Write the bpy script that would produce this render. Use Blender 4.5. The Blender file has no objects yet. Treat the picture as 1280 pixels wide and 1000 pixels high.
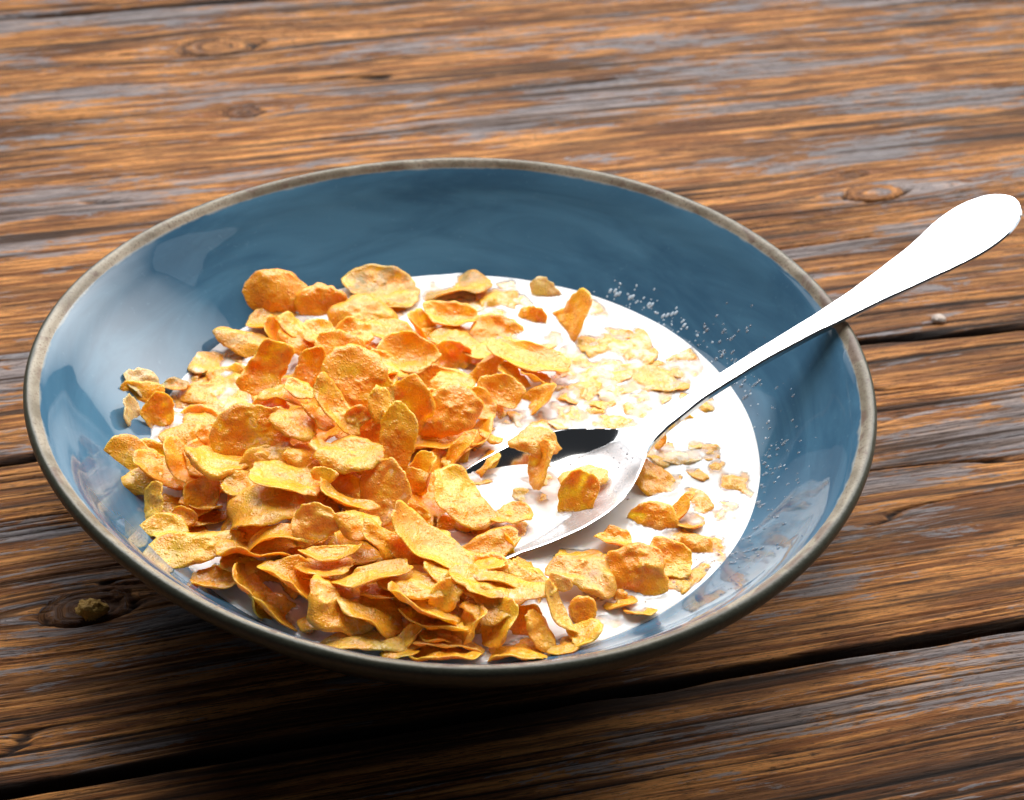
import bpy, math, random
import numpy as np
from mathutils import Vector, Matrix
from mathutils.bvhtree import BVHTree

CM = 0.01
sc = bpy.context.scene
sc.unit_settings.system = 'METRIC'
COL = sc.collection

# ------------------------------------------------------------------ camera
FPX = 1909.756                                    # focal length in pixels of a 1280 wide frame
PITCH, ROLL = 0.66255341, 0.025
CPOS = np.array([1.64047799, -35.35507232, 31.61092391])       # cm
FW = np.array([0, math.cos(PITCH), -math.sin(PITCH)])
_r = np.array([1.0, 0, 0]); _u = np.cross(_r, FW)
RT = _r * math.cos(ROLL) + _u * math.sin(ROLL)
UP = -_r * math.sin(ROLL) + _u * math.cos(ROLL)

def unp(x, y, z):
    """point (cm) seen at photo pixel x, y that lies at height z"""
    d = FW + (x - 640) / FPX * RT - (y - 500) / FPX * UP
    return CPOS + (z - CPOS[2]) / d[2] * d

cam = bpy.data.cameras.new('camera')
cam.sensor_width = 36.0
cam.lens = FPX / 1280 * 36
cam.clip_start, cam.clip_end = 0.01, 20
co = bpy.data.objects.new('camera', cam); COL.objects.link(co)
M = Matrix(((RT[0], UP[0], -FW[0], CPOS[0] * CM), (RT[1], UP[1], -FW[1], CPOS[1] * CM),
            (RT[2], UP[2], -FW[2], CPOS[2] * CM), (0, 0, 0, 1)))
co.matrix_world = M
cam.dof.use_dof = True
cam.dof.focus_distance = 0.405
cam.dof.aperture_fstop = 22
sc.camera = co

# ------------------------------------------------------------------ light
w = bpy.data.worlds.new('World'); sc.world = w; w.use_nodes = True
w.node_tree.nodes['Background'].inputs[0].default_value = (0.80, 0.88, 1.0, 1)
w.node_tree.nodes['Background'].inputs[1].default_value = 0.038

def area(name, loc, target, sx, sy, power, color, spread=180):
    l = bpy.data.lights.new(name, 'AREA'); l.shape = 'RECTANGLE'
    l.size, l.size_y = sx * CM, sy * CM; l.energy = power; l.color = color; l.spread = math.radians(spread)
    o = bpy.data.objects.new(name, l); COL.objects.link(o)
    o.location = Vector(loc) * CM
    o.rotation_euler = (Vector(target) - Vector(loc)).to_track_quat('-Z', 'Y').to_euler()
    return o
area('window_light', (-12, 60, 52), (0, 23, 0), 90, 68, 2.9, (0.93, 0.96, 1.0), 84)
area('key_softbox', (48, 58, 54), (0, 1, 3), 84, 72, 1.7, (1.0, 0.97, 0.93), 58)
area('overhead_softbox', (2, 30, 84), (0, -1, 3), 44, 26, 0.26, (1.0, 0.98, 0.95), 38)
area('side_window', (75, 6, 62), (0, 0, 3), 40, 46, 0.6, (0.80, 0.9, 1.0))

sc.view_settings.view_transform = 'Standard'
sc.view_settings.look = 'None'
sc.view_settings.exposure = 0.2
sc.view_settings.gamma = 1.0
sc.cycles.max_bounces = 8
sc.cycles.diffuse_bounces = 4
sc.cycles.glossy_bounces = 4
sc.cycles.transmission_bounces = 6
sc.cycles.sample_clamp_indirect = 4.0
sc.cycles.use_denoising = True

# ------------------------------------------------------------------ numpy helpers
def _hash(i, j, s):
    h = (i.astype(np.int64) * 374761393 + j.astype(np.int64) * 668265263 + s * 1442695041) & 0xFFFFFFFF
    h = ((h ^ (h >> 13)) * 1274126177) & 0xFFFFFFFF
    return ((h ^ (h >> 16)) & 0xFFFF) / 65535.0

def vn(x, y, s=0):
    """smooth value noise, -1..1"""
    i, j = np.floor(x), np.floor(y)
    fx, fy = x - i, y - j
    fx = fx * fx * (3 - 2 * fx); fy = fy * fy * (3 - 2 * fy)
    a, b, c, d = _hash(i, j, s), _hash(i + 1, j, s), _hash(i, j + 1, s), _hash(i + 1, j + 1, s)
    return 2 * ((a + (b - a) * fx) * (1 - fy) + (c + (d - c) * fx) * fy) - 1

def fbm(x, y, s=0, o=3):
    r = 0; a = 1.0; t = 0
    for k in range(o):
        r = r + a * vn(x * 2 ** k, y * 2 ** k, s + 17 * k); t += a; a *= 0.5
    return r / t

def sstep(a, b, x):
    t = np.clip((x - a) / (b - a), 0, 1)
    return t * t * (3 - 2 * t)

# ------------------------------------------------------------------ object helpers
def tag(o, label=None, category=None, group=None, kind=None):
    for k, v in (('label', label), ('category', category), ('group', group), ('kind', kind)):
        if v: o[k] = v
    return o

def mesh(name, V, F, mat, parent=None, origin=(0, 0, 0), normals=None):
    """V in cm (world), F list/array of quads or triangles; ONE mesh object"""
    V = np.asarray(V, float); og = np.asarray(origin, float)
    me = bpy.data.meshes.new(name)
    F = np.asarray(F)
    me.vertices.add(len(V)); me.vertices.foreach_set('co', ((V - og) * CM).ravel())
    n, k = F.shape
    me.loops.add(n * k); me.loops.foreach_set('vertex_index', F.astype(np.int32).ravel())
    me.polygons.add(n)
    me.polygons.foreach_set('loop_start', np.arange(0, n * k, k, dtype=np.int32))
    me.polygons.foreach_set('use_smooth', np.ones(n, bool))
    me.update(calc_edges=True); me.validate()
    if normals is not None:
        me.normals_split_custom_set_from_vertices([tuple(q) for q in normals])
    o = bpy.data.objects.new(name, me); COL.objects.link(o)
    if mat: me.materials.append(mat)
    if parent is not None:
        o.parent = parent
        o.location = Vector(og * CM) - parent.location
    else:
        o.location = Vector(og * CM)
    return o

def empty(name, loc):
    o = bpy.data.objects.new(name, None); COL.objects.link(o)
    o.empty_display_size = 0.02; o.location = Vector(loc) * CM
    return o

def fattr(o, name, vals):
    a = o.data.attributes.new(name, 'FLOAT', 'POINT'); a.data.foreach_set('value', np.asarray(vals, np.float32).ravel())

def grid_faces(nu, nv, wrap_v=False, wrap_u=False, flip=False):
    i = np.arange(nu if wrap_u else nu - 1); j = np.arange(nv if wrap_v else nv - 1)
    I, J = np.meshgrid(i, j, indexing='ij'); I2, J2 = (I + 1) % nu, (J + 1) % nv
    q = np.stack([I * nv + J, I2 * nv + J, I2 * nv + J2, I * nv + J2], -1).reshape(-1, 4)
    return q[:, ::-1] if flip else q

# ------------------------------------------------------------------ material helper
class NT:
    def __init__(s, name):
        s.m = bpy.data.materials.new(name); s.m.use_nodes = True
        s.t = s.m.node_tree; s.n = s.t.nodes; s.L = s.t.links
        s.b = s.n['Principled BSDF']; s.out = s.n['Material Output']
    def node(s, typ, **kw):
        n = s.n.new(typ)
        for k, v in kw.items(): setattr(n, k, v)
        return n
    def put(s, sock, v):
        if v is None: return
        if isinstance(v, bpy.types.NodeSocket): s.L.new(v, sock)
        elif isinstance(v, (tuple, list)) and len(v) == 3 and sock.type == 'RGBA': sock.default_value = (*v, 1)
        else: sock.default_value = v
    def math(s, op, a, b=None, c=None, clamp=False):
        n = s.node('ShaderNodeMath', operation=op, use_clamp=clamp)
        for i, v in enumerate((a, b, c)): s.put(n.inputs[i], v)
        return n.outputs[0]
    def ramp(s, v, a, b, lo=0.0, hi=1.0):
        n = s.node('ShaderNodeMapRange', interpolation_type='SMOOTHSTEP')
        for i, q in enumerate((v, a, b, lo, hi)): s.put(n.inputs[i], q)
        return n.outputs[0]
    def mix(s, f, a, b, blend='MIX'):
        n = s.node('ShaderNodeMix', data_type='RGBA', blend_type=blend)
        s.put(n.inputs[0], f); s.put(n.inputs[6], a); s.put(n.inputs[7], b)
        return n.outputs[2]
    def coord(s, which='Object', scale=(100, 100, 100), rnd=False):
        c = s.node('ShaderNodeTexCoord').outputs[which]
        mp = s.node('ShaderNodeMapping'); mp.inputs['Scale'].default_value = scale
        s.L.new(c, mp.inputs[0])
        if rnd:
            oi = s.node('ShaderNodeObjectInfo')
            v = s.node('ShaderNodeVectorMath', operation='SCALE'); v.inputs[0].default_value = (37, 91, 53)
            s.L.new(oi.outputs['Random'], v.inputs['Scale']); s.L.new(v.outputs[0], mp.inputs['Location'])
        return mp.outputs[0]
    def mapv(s, vec, scale, loc=(0, 0, 0)):
        mp = s.node('ShaderNodeMapping'); mp.inputs['Scale'].default_value = scale; mp.inputs['Location'].default_value = loc
        s.L.new(vec, mp.inputs[0]); return mp.outputs[0]
    def noise(s, vec, scale, detail=3, rough=0.5, dist=0.0):
        n = s.node('ShaderNodeTexNoise'); s.L.new(vec, n.inputs['Vector'])
        n.inputs['Scale'].default_value = scale; n.inputs['Detail'].default_value = detail
        n.inputs['Roughness'].default_value = rough; n.inputs['Distortion'].default_value = dist
        return n.outputs[0]
    def vor(s, vec, scale, feature='F1', smooth=None):
        n = s.node('ShaderNodeTexVoronoi', feature=feature); s.L.new(vec, n.inputs['Vector'])
        n.inputs['Scale'].default_value = scale
        if smooth is not None: n.inputs['Smoothness'].default_value = smooth
        return n.outputs[0]
    def bump(s, h, dist, strength=1.0, normal=None):
        n = s.node('ShaderNodeBump'); n.inputs['Distance'].default_value = dist; n.inputs['Strength'].default_value = strength
        s.L.new(h, n.inputs['Height'])
        if normal: s.L.new(normal, n.inputs['Normal'])
        return n.outputs[0]
    def attr(s, name, typ='GEOMETRY'):
        n = s.node('ShaderNodeAttribute', attribute_type=typ, attribute_name=name); return n.outputs['Fac']
    def set(s, **kw):
        for k, v in kw.items(): s.put(s.b.inputs[k.replace('_', ' ')], v)
        return s.m

# ------------------------------------------------------------------ materials
def m_wood():
    t = NT('weathered_wood')
    uv = t.node('ShaderNodeUVMap', uv_map='grain').outputs[0]      # x along the grain, y across it, in cm
    groove = t.attr('relief'); knot = t.attr('knot')
    fine = t.noise(t.mapv(uv, (0.55, 13, 1)), 1.0, 7, 0.78, 0.3)
    mid = t.noise(t.mapv(uv, (0.16, 3.0, 1), (3, 9, 0)), 1.0, 6, 0.68, 0.3)
    broad = t.noise(t.mapv(uv, (0.05, 0.5, 1), (31, 5, 0)), 1.0, 4, 0.6, 0.4)
    patch = t.noise(t.mapv(uv, (0.22, 1.5, 1), (7, 77, 0)), 1.0, 8, 0.74, 0.6)
    streak = t.noise(t.mapv(uv, (0.035, 1.5, 1), (17, 7, 0)), 1.0, 7, 0.72, 0.2)
    fleck = t.noise(t.mapv(uv, (2.2, 20, 1), (5, 3, 0)), 1.0, 5, 0.75)
    c = t.mix(t.ramp(mid, 0.43, 0.56), (0.33, 0.115, 0.028), (0.86, 0.365, 0.100))
    c = t.mix(t.ramp(broad, 0.48, 0.62, 0, 0.72), c, (0.15, 0.055, 0.018))
    # worn blue-grey paint plus window sheen on the ridges, both put into the colour
    g = t.math('ADD', patch, t.math('MULTIPLY', t.math('SUBTRACT', groove, 0.5), 0.14))
    g = t.math('ADD', g, t.math('MULTIPLY', t.math('SUBTRACT', fine, 0.5), 0.30))
    g = t.math('ADD', g, t.math('MULTIPLY', t.math('SUBTRACT', t.noise(t.mapv(uv, (0.07, 0.35, 1), (11, 19, 0)), 1.0, 2, 0.5), 0.5), 0.85))
    gm = t.math('MULTIPLY', t.ramp(g, 0.580, 0.630), 0.78)
    c = t.mix(gm, c, t.mix(mid, (0.24, 0.235, 0.25), (0.45, 0.45, 0.47)))
    c = t.mix(t.ramp(streak, 0.50, 0.62, 0, 0.95), c, (0.060, 0.027, 0.013))
    # dirt in the grooves, dark fibres, and gap shade painted on plank edges
    c = t.mix(t.ramp(fine, 0.38, 0.49, 0.85, 0.0), c, (0.05, 0.024, 0.012))
    c = t.mix(t.ramp(fleck, 0.37, 0.45, 0.7, 0.0), c, (0.04, 0.020, 0.012))
    c = t.mix(t.ramp(groove, 0.12, 0.66, 0.95, 0.0), c, (0.016, 0.010, 0.008))
    c = t.mix(t.math('MULTIPLY', knot, 0.85), c, t.mix(fine, (0.05, 0.02, 0.009), (0.20, 0.08, 0.03)))
    hh = t.math('ADD', t.math('MULTIPLY', fine, 1.0), t.math('MULTIPLY', mid, 0.8))
    hh = t.math('ADD', hh, t.math('MULTIPLY', fleck, 0.45))
    t.set(Base_Color=c, Roughness=t.ramp(gm, 0, 0.8, 0.52, 0.44), Specular_IOR_Level=0.27, Normal=t.bump(hh, 0.0013, 1.0))
    return t.m

def m_glaze():
    t = NT('blue_glaze')
    v = t.coord()
    n = t.noise(t.mapv(v, (0.16, 0.16, 0.9)), 1.0, 4, 0.6, 0.8)
    n2 = t.noise(v, 5.0, 3, 0.6)
    c = t.mix(t.ramp(n, 0.3, 0.72), (0.036, 0.096, 0.160), (0.068, 0.165, 0.250))
    c = t.mix(t.ramp(n2, 0.62, 0.78, 0, 0.25), c, (0.14, 0.25, 0.33))
    e = t.attr('lip')                                        # 1 where the glaze thins out at the lip
    en = t.math('ADD', e, t.math('MULTIPLY', t.math('SUBTRACT', t.noise(v, 0.9, 4, 0.6), 0.5), 0.9))
    c = t.mix(t.ramp(en, 0.45, 0.75), c, t.mix(n2, (0.20, 0.24, 0.25), (0.36, 0.36, 0.33)))
    t.set(Base_Color=c, Roughness=t.ramp(n, 0.3, 0.7, 0.025, 0.06), Specular_IOR_Level=0.42, Coat_Weight=0.0, Coat_Roughness=0.06,
          Normal=t.bump(t.noise(v, 0.5, 2, 0.5), 0.0005, 0.25))
    return t.m

def m_rim():
    t = NT('speckled_rim_glaze')
    v = t.coord()
    n = t.noise(v, 0.45, 4, 0.6); sp = t.noise(v, 14, 3, 0.7)
    c = t.mix(t.ramp(n, 0.38, 0.62), (0.20, 0.17, 0.12), (0.38, 0.33, 0.25))
    c = t.mix(t.ramp(sp, 0.53, 0.66, 0, 0.7), c, (0.12, 0.075, 0.05))
    c = t.mix(t.ramp(t.noise(v, 0.8, 4, 0.6, 1.0), 0.52, 0.64, 0, 0.55), c, (0.13, 0.065, 0.05))
    o = t.attr('lip')                                        # outer side runs to dark olive
    on = t.math('ADD', o, t.math('MULTIPLY', t.math('SUBTRACT', n, 0.5), 0.8))
    c = t.mix(t.ramp(on, 0.25, 0.6), c, t.mix(sp, (0.025, 0.028, 0.020), (0.08, 0.08, 0.055)))
    t.set(Base_Color=c, Roughness=0.42, Specular_IOR_Level=0.35, Normal=t.bump(t.noise(v, 2.2, 3, 0.6), 0.0006, 0.5))
    return t.m

def m_outer():
    t = NT('dark_outer_glaze')
    v = t.coord(); n = t.noise(v, 0.8, 4, 0.6)
    t.set(Base_Color=t.mix(n, (0.018, 0.02, 0.016), (0.06, 0.055, 0.04)), Roughness=0.35)
    return t.m

def m_milk():
    t = NT('milk')
    v = t.coord()
    thin = t.attr('thin')                                    # 1 where only a skin of milk covers a flake
    t.set(Base_Color=(0.80, 0.765, 0.72), Roughness=0.13, Specular_IOR_Level=0.45,
          Subsurface_Weight=0.7, Subsurface_Radius=(1.0, 0.8, 0.6), Subsurface_Scale=0.003,
          Normal=t.bump(t.noise(v, 1.3, 2, 0.5), 0.0009, 0.25))
    tr = t.node('ShaderNodeBsdfTransparent'); tr.inputs[0].default_value = (1, 0.97, 0.93, 1)
    mx = t.node('ShaderNodeMixShader')
    k = t.math('ADD', thin, t.math('MULTIPLY', t.math('SUBTRACT', t.noise(v, 3.5, 3, 0.6), 0.5), t.math('MULTIPLY', thin, 0.9)))
    t.L.new(t.ramp(k, 0.10, 0.95, 0.0, 0.78), mx.inputs[0])
    t.L.new(t.b.outputs[0], mx.inputs[1]); t.L.new(tr.outputs[0], mx.inputs[2])
    t.L.new(mx.outputs[0], t.out.inputs[0])
    return t.m

MILKZ = 2.7
def m_flake():
    t = NT('toasted_cornflake')
    v = t.coord(rnd=True)
    tone = t.attr('tone', 'OBJECT'); milk = t.attr('milk', 'OBJECT')
    edge = t.attr('edge'); bub = t.attr('bubble')
    n = t.noise(v, 0.85, 4, 0.62, 0.3); n2 = t.noise(v, 6.5, 3, 0.65)
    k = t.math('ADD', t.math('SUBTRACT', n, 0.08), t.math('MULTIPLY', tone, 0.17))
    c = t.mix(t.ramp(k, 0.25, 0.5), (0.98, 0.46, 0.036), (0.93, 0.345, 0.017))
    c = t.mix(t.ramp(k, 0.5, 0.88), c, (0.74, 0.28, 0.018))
    c = t.mix(t.ramp(bub, 0.35, 0.9, 0, 0.40), c, (0.97, 0.54, 0.09))
    c = t.mix(t.ramp(n2, 0.55, 0.74, 0, 0.5), c, (0.52, 0.19, 0.02))
    c = t.mix(t.ramp(edge, 0.9, 1.0, 0, 0.12), c, (0.93, 0.50, 0.10))
    c = t.mix(t.math('MULTIPLY', t.ramp(edge, 0.72, 0.98), t.ramp(t.noise(v, 1.7, 3, 0.6), 0.50, 0.68, 0, 0.65)), c, (0.50, 0.17, 0.018))
    gr = t.attr('olive', 'OBJECT')
    c = t.mix(t.math('MULTIPLY', gr, t.ramp(t.noise(v, 1.1, 3, 0.6), 0.42, 0.66)), c, (0.27, 0.19, 0.03))
    pale = t.attr('pale', 'OBJECT')
    c = t.mix(pale, c, (0.62, 0.47, 0.24))
    # milk film: clings near the milk level, and in patches where the flake was dunked
    z = t.node('ShaderNodeSeparateXYZ'); t.L.new(t.node('ShaderNodeNewGeometry').outputs['Position'], z.inputs[0])
    hz = t.math('MULTIPLY', t.math('SUBTRACT', z.outputs[2], MILKZ * CM), 100.0)       # cm above the milk
    fn = t.noise(v, 1.6, 5, 0.7, 0.5)
    hz = t.math('SUBTRACT', hz, t.math('MULTIPLY', t.math('SUBTRACT', fn, 0.5), 0.30))
    film = t.ramp(hz, -0.02, 0.10, 0.88, 0.0)
    film = t.math('MULTIPLY', film, t.ramp(milk, 0.22, 0.27, 1.0, 0.30))
    mk = t.math('ADD', fn, t.math('MULTIPLY', milk, 0.36))
    mk = t.math('MULTIPLY', t.ramp(mk, 0.60, 0.82, 0, 0.85), t.ramp(milk, 0.0, 0.1))
    film = t.math('MAXIMUM', film, mk)
    c = t.mix(film, c, t.mix(film, (1.0, 0.46, 0.14), (0.98, 0.74, 0.54)))
    d1 = t.ramp(t.vor(v, 6.5), 0.0, 0.5, 1.0, 0.0); d2 = t.ramp(t.vor(v, 15.0), 0.0, 0.55, 1.0, 0.0)
    msk = t.ramp(t.noise(v, 2.0, 2, 0.5), 0.42, 0.6, 0.15, 1.0)
    h = t.math('ADD', t.math('MULTIPLY', t.math('MULTIPLY', d1, msk), 1.1), t.math('MULTIPLY', d2, 0.5))
    h = t.math('ADD', h, t.math('MULTIPLY', t.noise(v, 26, 2, 0.5), 0.35))
    h = t.math('MULTIPLY', h, t.ramp(film, 0, 1, 1, 0.25))
    t.set(Base_Color=c, Roughness=t.ramp(n2, 0.35, 0.7, 0.24, 0.42), Specular_IOR_Level=0.5,
          Subsurface_Weight=0.6, Subsurface_Radius=(0.9, 0.6, 0.2), Subsurface_Scale=0.0028,
          Coat_Weight=0.08, Coat_Roughness=0.22, Normal=t.bump(h, 0.00045, 0.55))
    return t.m

def m_steel():
    t = NT('polished_steel')
    v = t.coord()
    t.set(Base_Color=(0.80, 0.79, 0.78), Metallic=1.0, Roughness=t.ramp(t.noise(v, 3, 4, 0.7), 0.35, 0.7, 0.07, 0.13))
    return t.m

def m_spoonbowl():
    t = NT('steel_with_milk_film')
    v = t.coord()
    f = t.attr('film')
    n = t.noise(v, 4.0, 5, 0.75); n2 = t.noise(v, 1.2, 2, 0.5)
    k = t.math('ADD', f, t.math('MULTIPLY', t.math('SUBTRACT', n2, 0.5), 0.5))
    fm = t.math('MULTIPLY', t.ramp(k, 0.42, 0.6), t.ramp(n, 0.25, 0.6, 0.95, 0.62))
    c = t.mix(fm, (0.62, 0.61, 0.60), t.mix(t.ramp(f, 0.5, 1.0), (0.26, 0.25, 0.245), (0.66, 0.61, 0.59)))
    t.set(Base_Color=c, Metallic=t.math('SUBTRACT', 1.0, t.math('MULTIPLY', fm, 0.75)), Roughness=t.math('ADD', 0.08, t.math('MULTIPLY', fm, 0.25)),
          Normal=t.bump(t.math('MULTIPLY', n, fm), 0.0003, 0.2))
    return t.m

def m_drop():
    t = NT('thin_milk_drop')
    t.set(Base_Color=(0.93, 0.96, 1.0), Roughness=0.0, Transmission_Weight=0.85, IOR=1.36)
    return t.m
def m_splash():
    t = NT('milk_splash')
    t.set(Base_Color=(0.42, 0.50, 0.57), Roughness=0.12, Subsurface_Weight=0.3, Subsurface_Radius=(1, 1, 1), Subsurface_Scale=0.0006)
    return t.m
def m_bubble():
    t = NT('milk_bubble')
    t.set(Base_Color=(0.86, 0.74, 0.66), Roughness=0.03, Transmission_Weight=0.6, IOR=1.2)
    return t.m
def m_nail():
    t = NT('nail_head')
    v = t.coord()
    t.set(Base_Color=t.mix(t.noise(v, 6, 4, 0.6), (0.22, 0.15, 0.11), (0.62, 0.52, 0.44)), Roughness=0.45, Metallic=0.2,
          Normal=t.bump(t.noise(v, 9, 3, 0.6), 0.0005))
    return t.m
def m_crumb():
    t = NT('crumb')
    v = t.coord()
    t.set(Base_Color=t.mix(t.noise(v, 5, 3, 0.6), (0.42, 0.20, 0.03), (0.80, 0.48, 0.09)), Roughness=0.6,
          Normal=t.bump(t.noise(v, 9, 3, 0.6), 0.0012))
    return t.m
WOOD, GLAZE, RIM, OUTER, MILK, FLAKE, STEEL = m_wood(), m_glaze(), m_rim(), m_outer(), m_milk(), m_flake(), m_steel()

# ------------------------------------------------------------------ the table: weathered planks
GA = math.radians(14.0)
TD = np.array([math.cos(GA), math.sin(GA)]); ND = np.array([-math.sin(GA), math.cos(GA)])
def to_plank(P): return np.array([P[0] * TD[0] + P[1] * TD[1], P[0] * ND[0] + P[1] * ND[1]])
#        photo pixel -> plank coordinates; half length, half width, darkness of the knot
KNOTS = []
for (x, y, lu, lv, dark, sw) in ((110, 757, 1.35, 0.66, 0.85, 1.2), (1092, 240, 1.3, 0.62, 0.12, 2.2), (270, 57, 1.9, 1.0, 0.3, .9),
                                 (305, 139, 0.8, 0.5, 0.25, .6), (1065, 217, .5, .3, 1.0, 1.0)):
    k = to_plank(unp(x, y, 0)); KNOTS.append((k[0], k[1], lu, lv, dark, sw))
table = tag(empty('wooden_table', (0, 0, -2)), 'weathered brown plank table with blue-grey worn paint and sheen under the blue bowl', 'table')

def curve(pts):
    xs, ys = [p[0] for p in pts], [p[1] for p in pts]
    return lambda u: np.interp(u, xs, ys) + 0.05 * vn(u * 0.25, u * 0, 5) + 0.02 * vn(u * 1.3, u * 0, 6)
GAP1 = curve([(-45, 4.3), (-14, 4.75), (-8, 5.1), (2, 5.9), (10, 6.0), (16, 5.45), (22, 5.05), (50, 4.9)])
GAP2 = curve([(-45, -8.1), (-3, -8.4), (10, -8.45), (50, -8.35)])
def plank(lo, hi, dv, du, seed, u0=-44, u1=50):
    us = np.arange(u0, u1, du); a0, a1 = lo(us), hi(us)
    nv = int(np.max(a1 - a0) / dv)
    s = np.linspace(0, 1, nv)
    U = np.repeat(us[:, None], nv, 1); Vv = a0[:, None] + (a1 - a0)[:, None] * s[None]
    dist = np.minimum(Vv - a0[:, None], a1[:, None] - Vv)
    W = Vv + 0.5 * fbm(U * 0.035, Vv * 0.07, seed, 2) + 0.10 * vn(U * 0.16, Vv * 0.5, seed + 3)
    kn = np.zeros_like(U); ring = np.zeros_like(U)
    for (ku, kv, lu, lv, dark, sw) in KNOTS:
        du_, dv_ = U - ku, Vv - kv
        E = np.exp(-(du_ / (lu * 2.4)) ** 2)
        sgn = np.tanh(dv_ / 0.12)
        W = W - E * sgn * lv * 0.9 * np.exp(-np.abs(dv_) / (lv * 2.2))
        rho = np.sqrt((du_ / lu) ** 2 + (dv_ / lv) ** 2) + 0.08 * vn(U * 2, Vv * 4, seed)
        inside = 1 - sstep(0.85, 1.05, rho)
        W = W * (1 - inside) + (kv + rho * lv * 1.4) * inside
        kn = np.maximum(kn, inside * dark)
        ring = np.maximum(ring, np.exp(-((rho - 1.0) / 0.10) ** 2) * sw * sstep(-0.3, 0.5, -dv_ / lv + 0.3 * vn(U, Vv, 4)))
    # late-wood ridges: period varies over the board
    W2 = W + 0.05 * fbm(U * 0.3, W * 2.0, seed + 9, 2)
    phs = W2 * 4.3 + 1.6 * vn(U * 0.018, W * 0.7, seed + 19)
    r1 = 0.5 + 0.5 * np.sin(6.283 * phs) * (0.55 + 0.45 * vn(U * 0.06, W * 1.3, seed + 18))
    r2 = 0.5 + 0.5 * vn(U * 0.09, W2 * 9.0, seed + 21)
    r3 = 0.5 + 0.5 * vn(U * 0.03, W2 * 1.6, seed + 22)
    rel = 0.50 * r1 + 0.35 * r2 + 0.15 * r3
    rough = 0.65 + 0.35 * sstep(-0.4, 0.5, fbm(U * 0.05, Vv * 0.25, seed + 30, 2))
    rel = 1 - (1 - sstep(0.16, 0.62, rel)) * rough
    # long drying cracks
    cr = vn(U * 0.045, W * 1.15, seed + 40)
    crack = np.exp(-(cr / 0.018) ** 2) * sstep(0.25, 0.5, vn(U * 0.08, W * 0.4, seed + 41))
    rel = np.clip(rel - 0.9 * crack - 0.9 * ring, 0, 1)
    Z = -0.065 + 0.085 * rel - 0.10 * crack - 0.12 * ring + 0.03 * fbm(U * 0.1, Vv * 0.3, seed + 50, 2) - 0.03
    Z -= 0.05 * kn
    wear_shade = 0.17 + 0.08 * vn(U * 0.5, Vv * 0 + (s[None] > .5), seed + 60)
    rel = rel * (1 - 0.95 * np.clip(1 - dist / wear_shade, 0, 1) ** 0.8)  # darkens the plank edges in colour, standing in for shade in the gaps
    Z -= 0.30 * np.clip(1 - dist / wear_shade, 0, 1) ** 2
    X = U * TD[0] + Vv * ND[0]; Y = U * TD[1] + Vv * ND[1]
    top = np.stack([X, Y, Z], -1)
    # side skirts so every plank is a solid board
    def skirt(a): b = a.copy(); b[..., 2] = -2.4; return b[:, None]
    P = np.concatenate([skirt(top[:, 0]), top, skirt(top[:, -1])], 1)
    F = grid_faces(len(us), nv + 2)
    pad = lambda A, v=None: np.concatenate([A[:, :1] if v is None else A[:, :1] * 0 + v, A, A[:, -1:] if v is None else A[:, -1:] * 0 + v], 1)
    o = mesh('plank', P.reshape(-1, 3), F, WOOD, table, origin=(0, 0, 0))
    fattr(o, 'relief', pad(rel, 0.0)); fattr(o, 'knot', pad(kn))  # skirts take the darkest tone, gap shade put into the colour
    uvx, uvy = pad(U + seed * 7.3).ravel(), pad(W + seed * 3.1).ravel()
    li = np.empty(len(o.data.loops), np.int32); o.data.loops.foreach_get('vertex_index', li)
    uvl = o.data.uv_layers.new(name='grain')
    uvl.data.foreach_set('uv', np.stack([uvx[li], uvy[li]], -1).astype(np.float32).ravel())
    return o
plank(lambda u: GAP2(u) - 17.5, lambda u: GAP2(u) - 0.12, 0.045, 0.3, 11)
plank(lambda u: GAP2(u) + 0.15, lambda u: GAP1(u) - 0.10, 0.034, 0.22, 12)
plank(lambda u: GAP1(u) + 0.10, lambda u: 39.0 + 0 * u, 0.05, 0.25, 13)
plank(lambda u: 39.3 + 0 * u, lambda u: 60.0 + 0 * u, 0.2, 0.6, 15)
bt = []
for z in (-2.9, -2.45):
    for (u, v) in ((-44, -26), (50, -26), (50, 60), (-44, 60)): bt.append((u * TD[0] + v * ND[0], u * TD[1] + v * ND[1], z))
mesh('underboard', bt, [(0, 3, 2, 1), (4, 5, 6, 7), (0, 1, 5, 4), (1, 2, 6, 5), (2, 3, 7, 6), (3, 0, 4, 7)], OUTER, table)

def blob(name, c, rx, ry, rz, amp, mat, parent=None, seed=0, nu=20, nv=28, freq=3.0):
    th = np.linspace(0.001, math.pi - 0.001, nu); ph = np.linspace(0, 2 * math.pi, nv, endpoint=False)
    T, Pp = np.meshgrid(th, ph, indexing='ij')
    d = np.stack([np.sin(T) * np.cos(Pp), np.sin(T) * np.sin(Pp), np.cos(T)], -1)
    k = 1 + amp * fbm(d[..., 0] * freq + d[..., 2] * 1.7 * freq, d[..., 1] * freq + d[..., 2] * freq, seed, 3)
    V = d * k[..., None] * np.array([rx, ry, rz]) + np.array(c)
    return mesh(name, V.reshape(-1, 3), grid_faces(nu, nv, wrap_v=True), mat, parent, origin=c)
nc = unp(1174, 397, 0.1)
blob('nail', (nc[0], nc[1], 0.02), 0.27, 0.25, 0.17, 0.10, m_nail(), table, 3)
cc = unp(115, 762, 0.1)
tag(blob('crumb', (cc[0], cc[1], 0.12), 0.40, 0.30, 0.27, 0.45, m_crumb(), None, 5, 26, 34),
    'small golden brown crumb lying in the dark knot of the wood left of the bowl', 'crumb')

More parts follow.
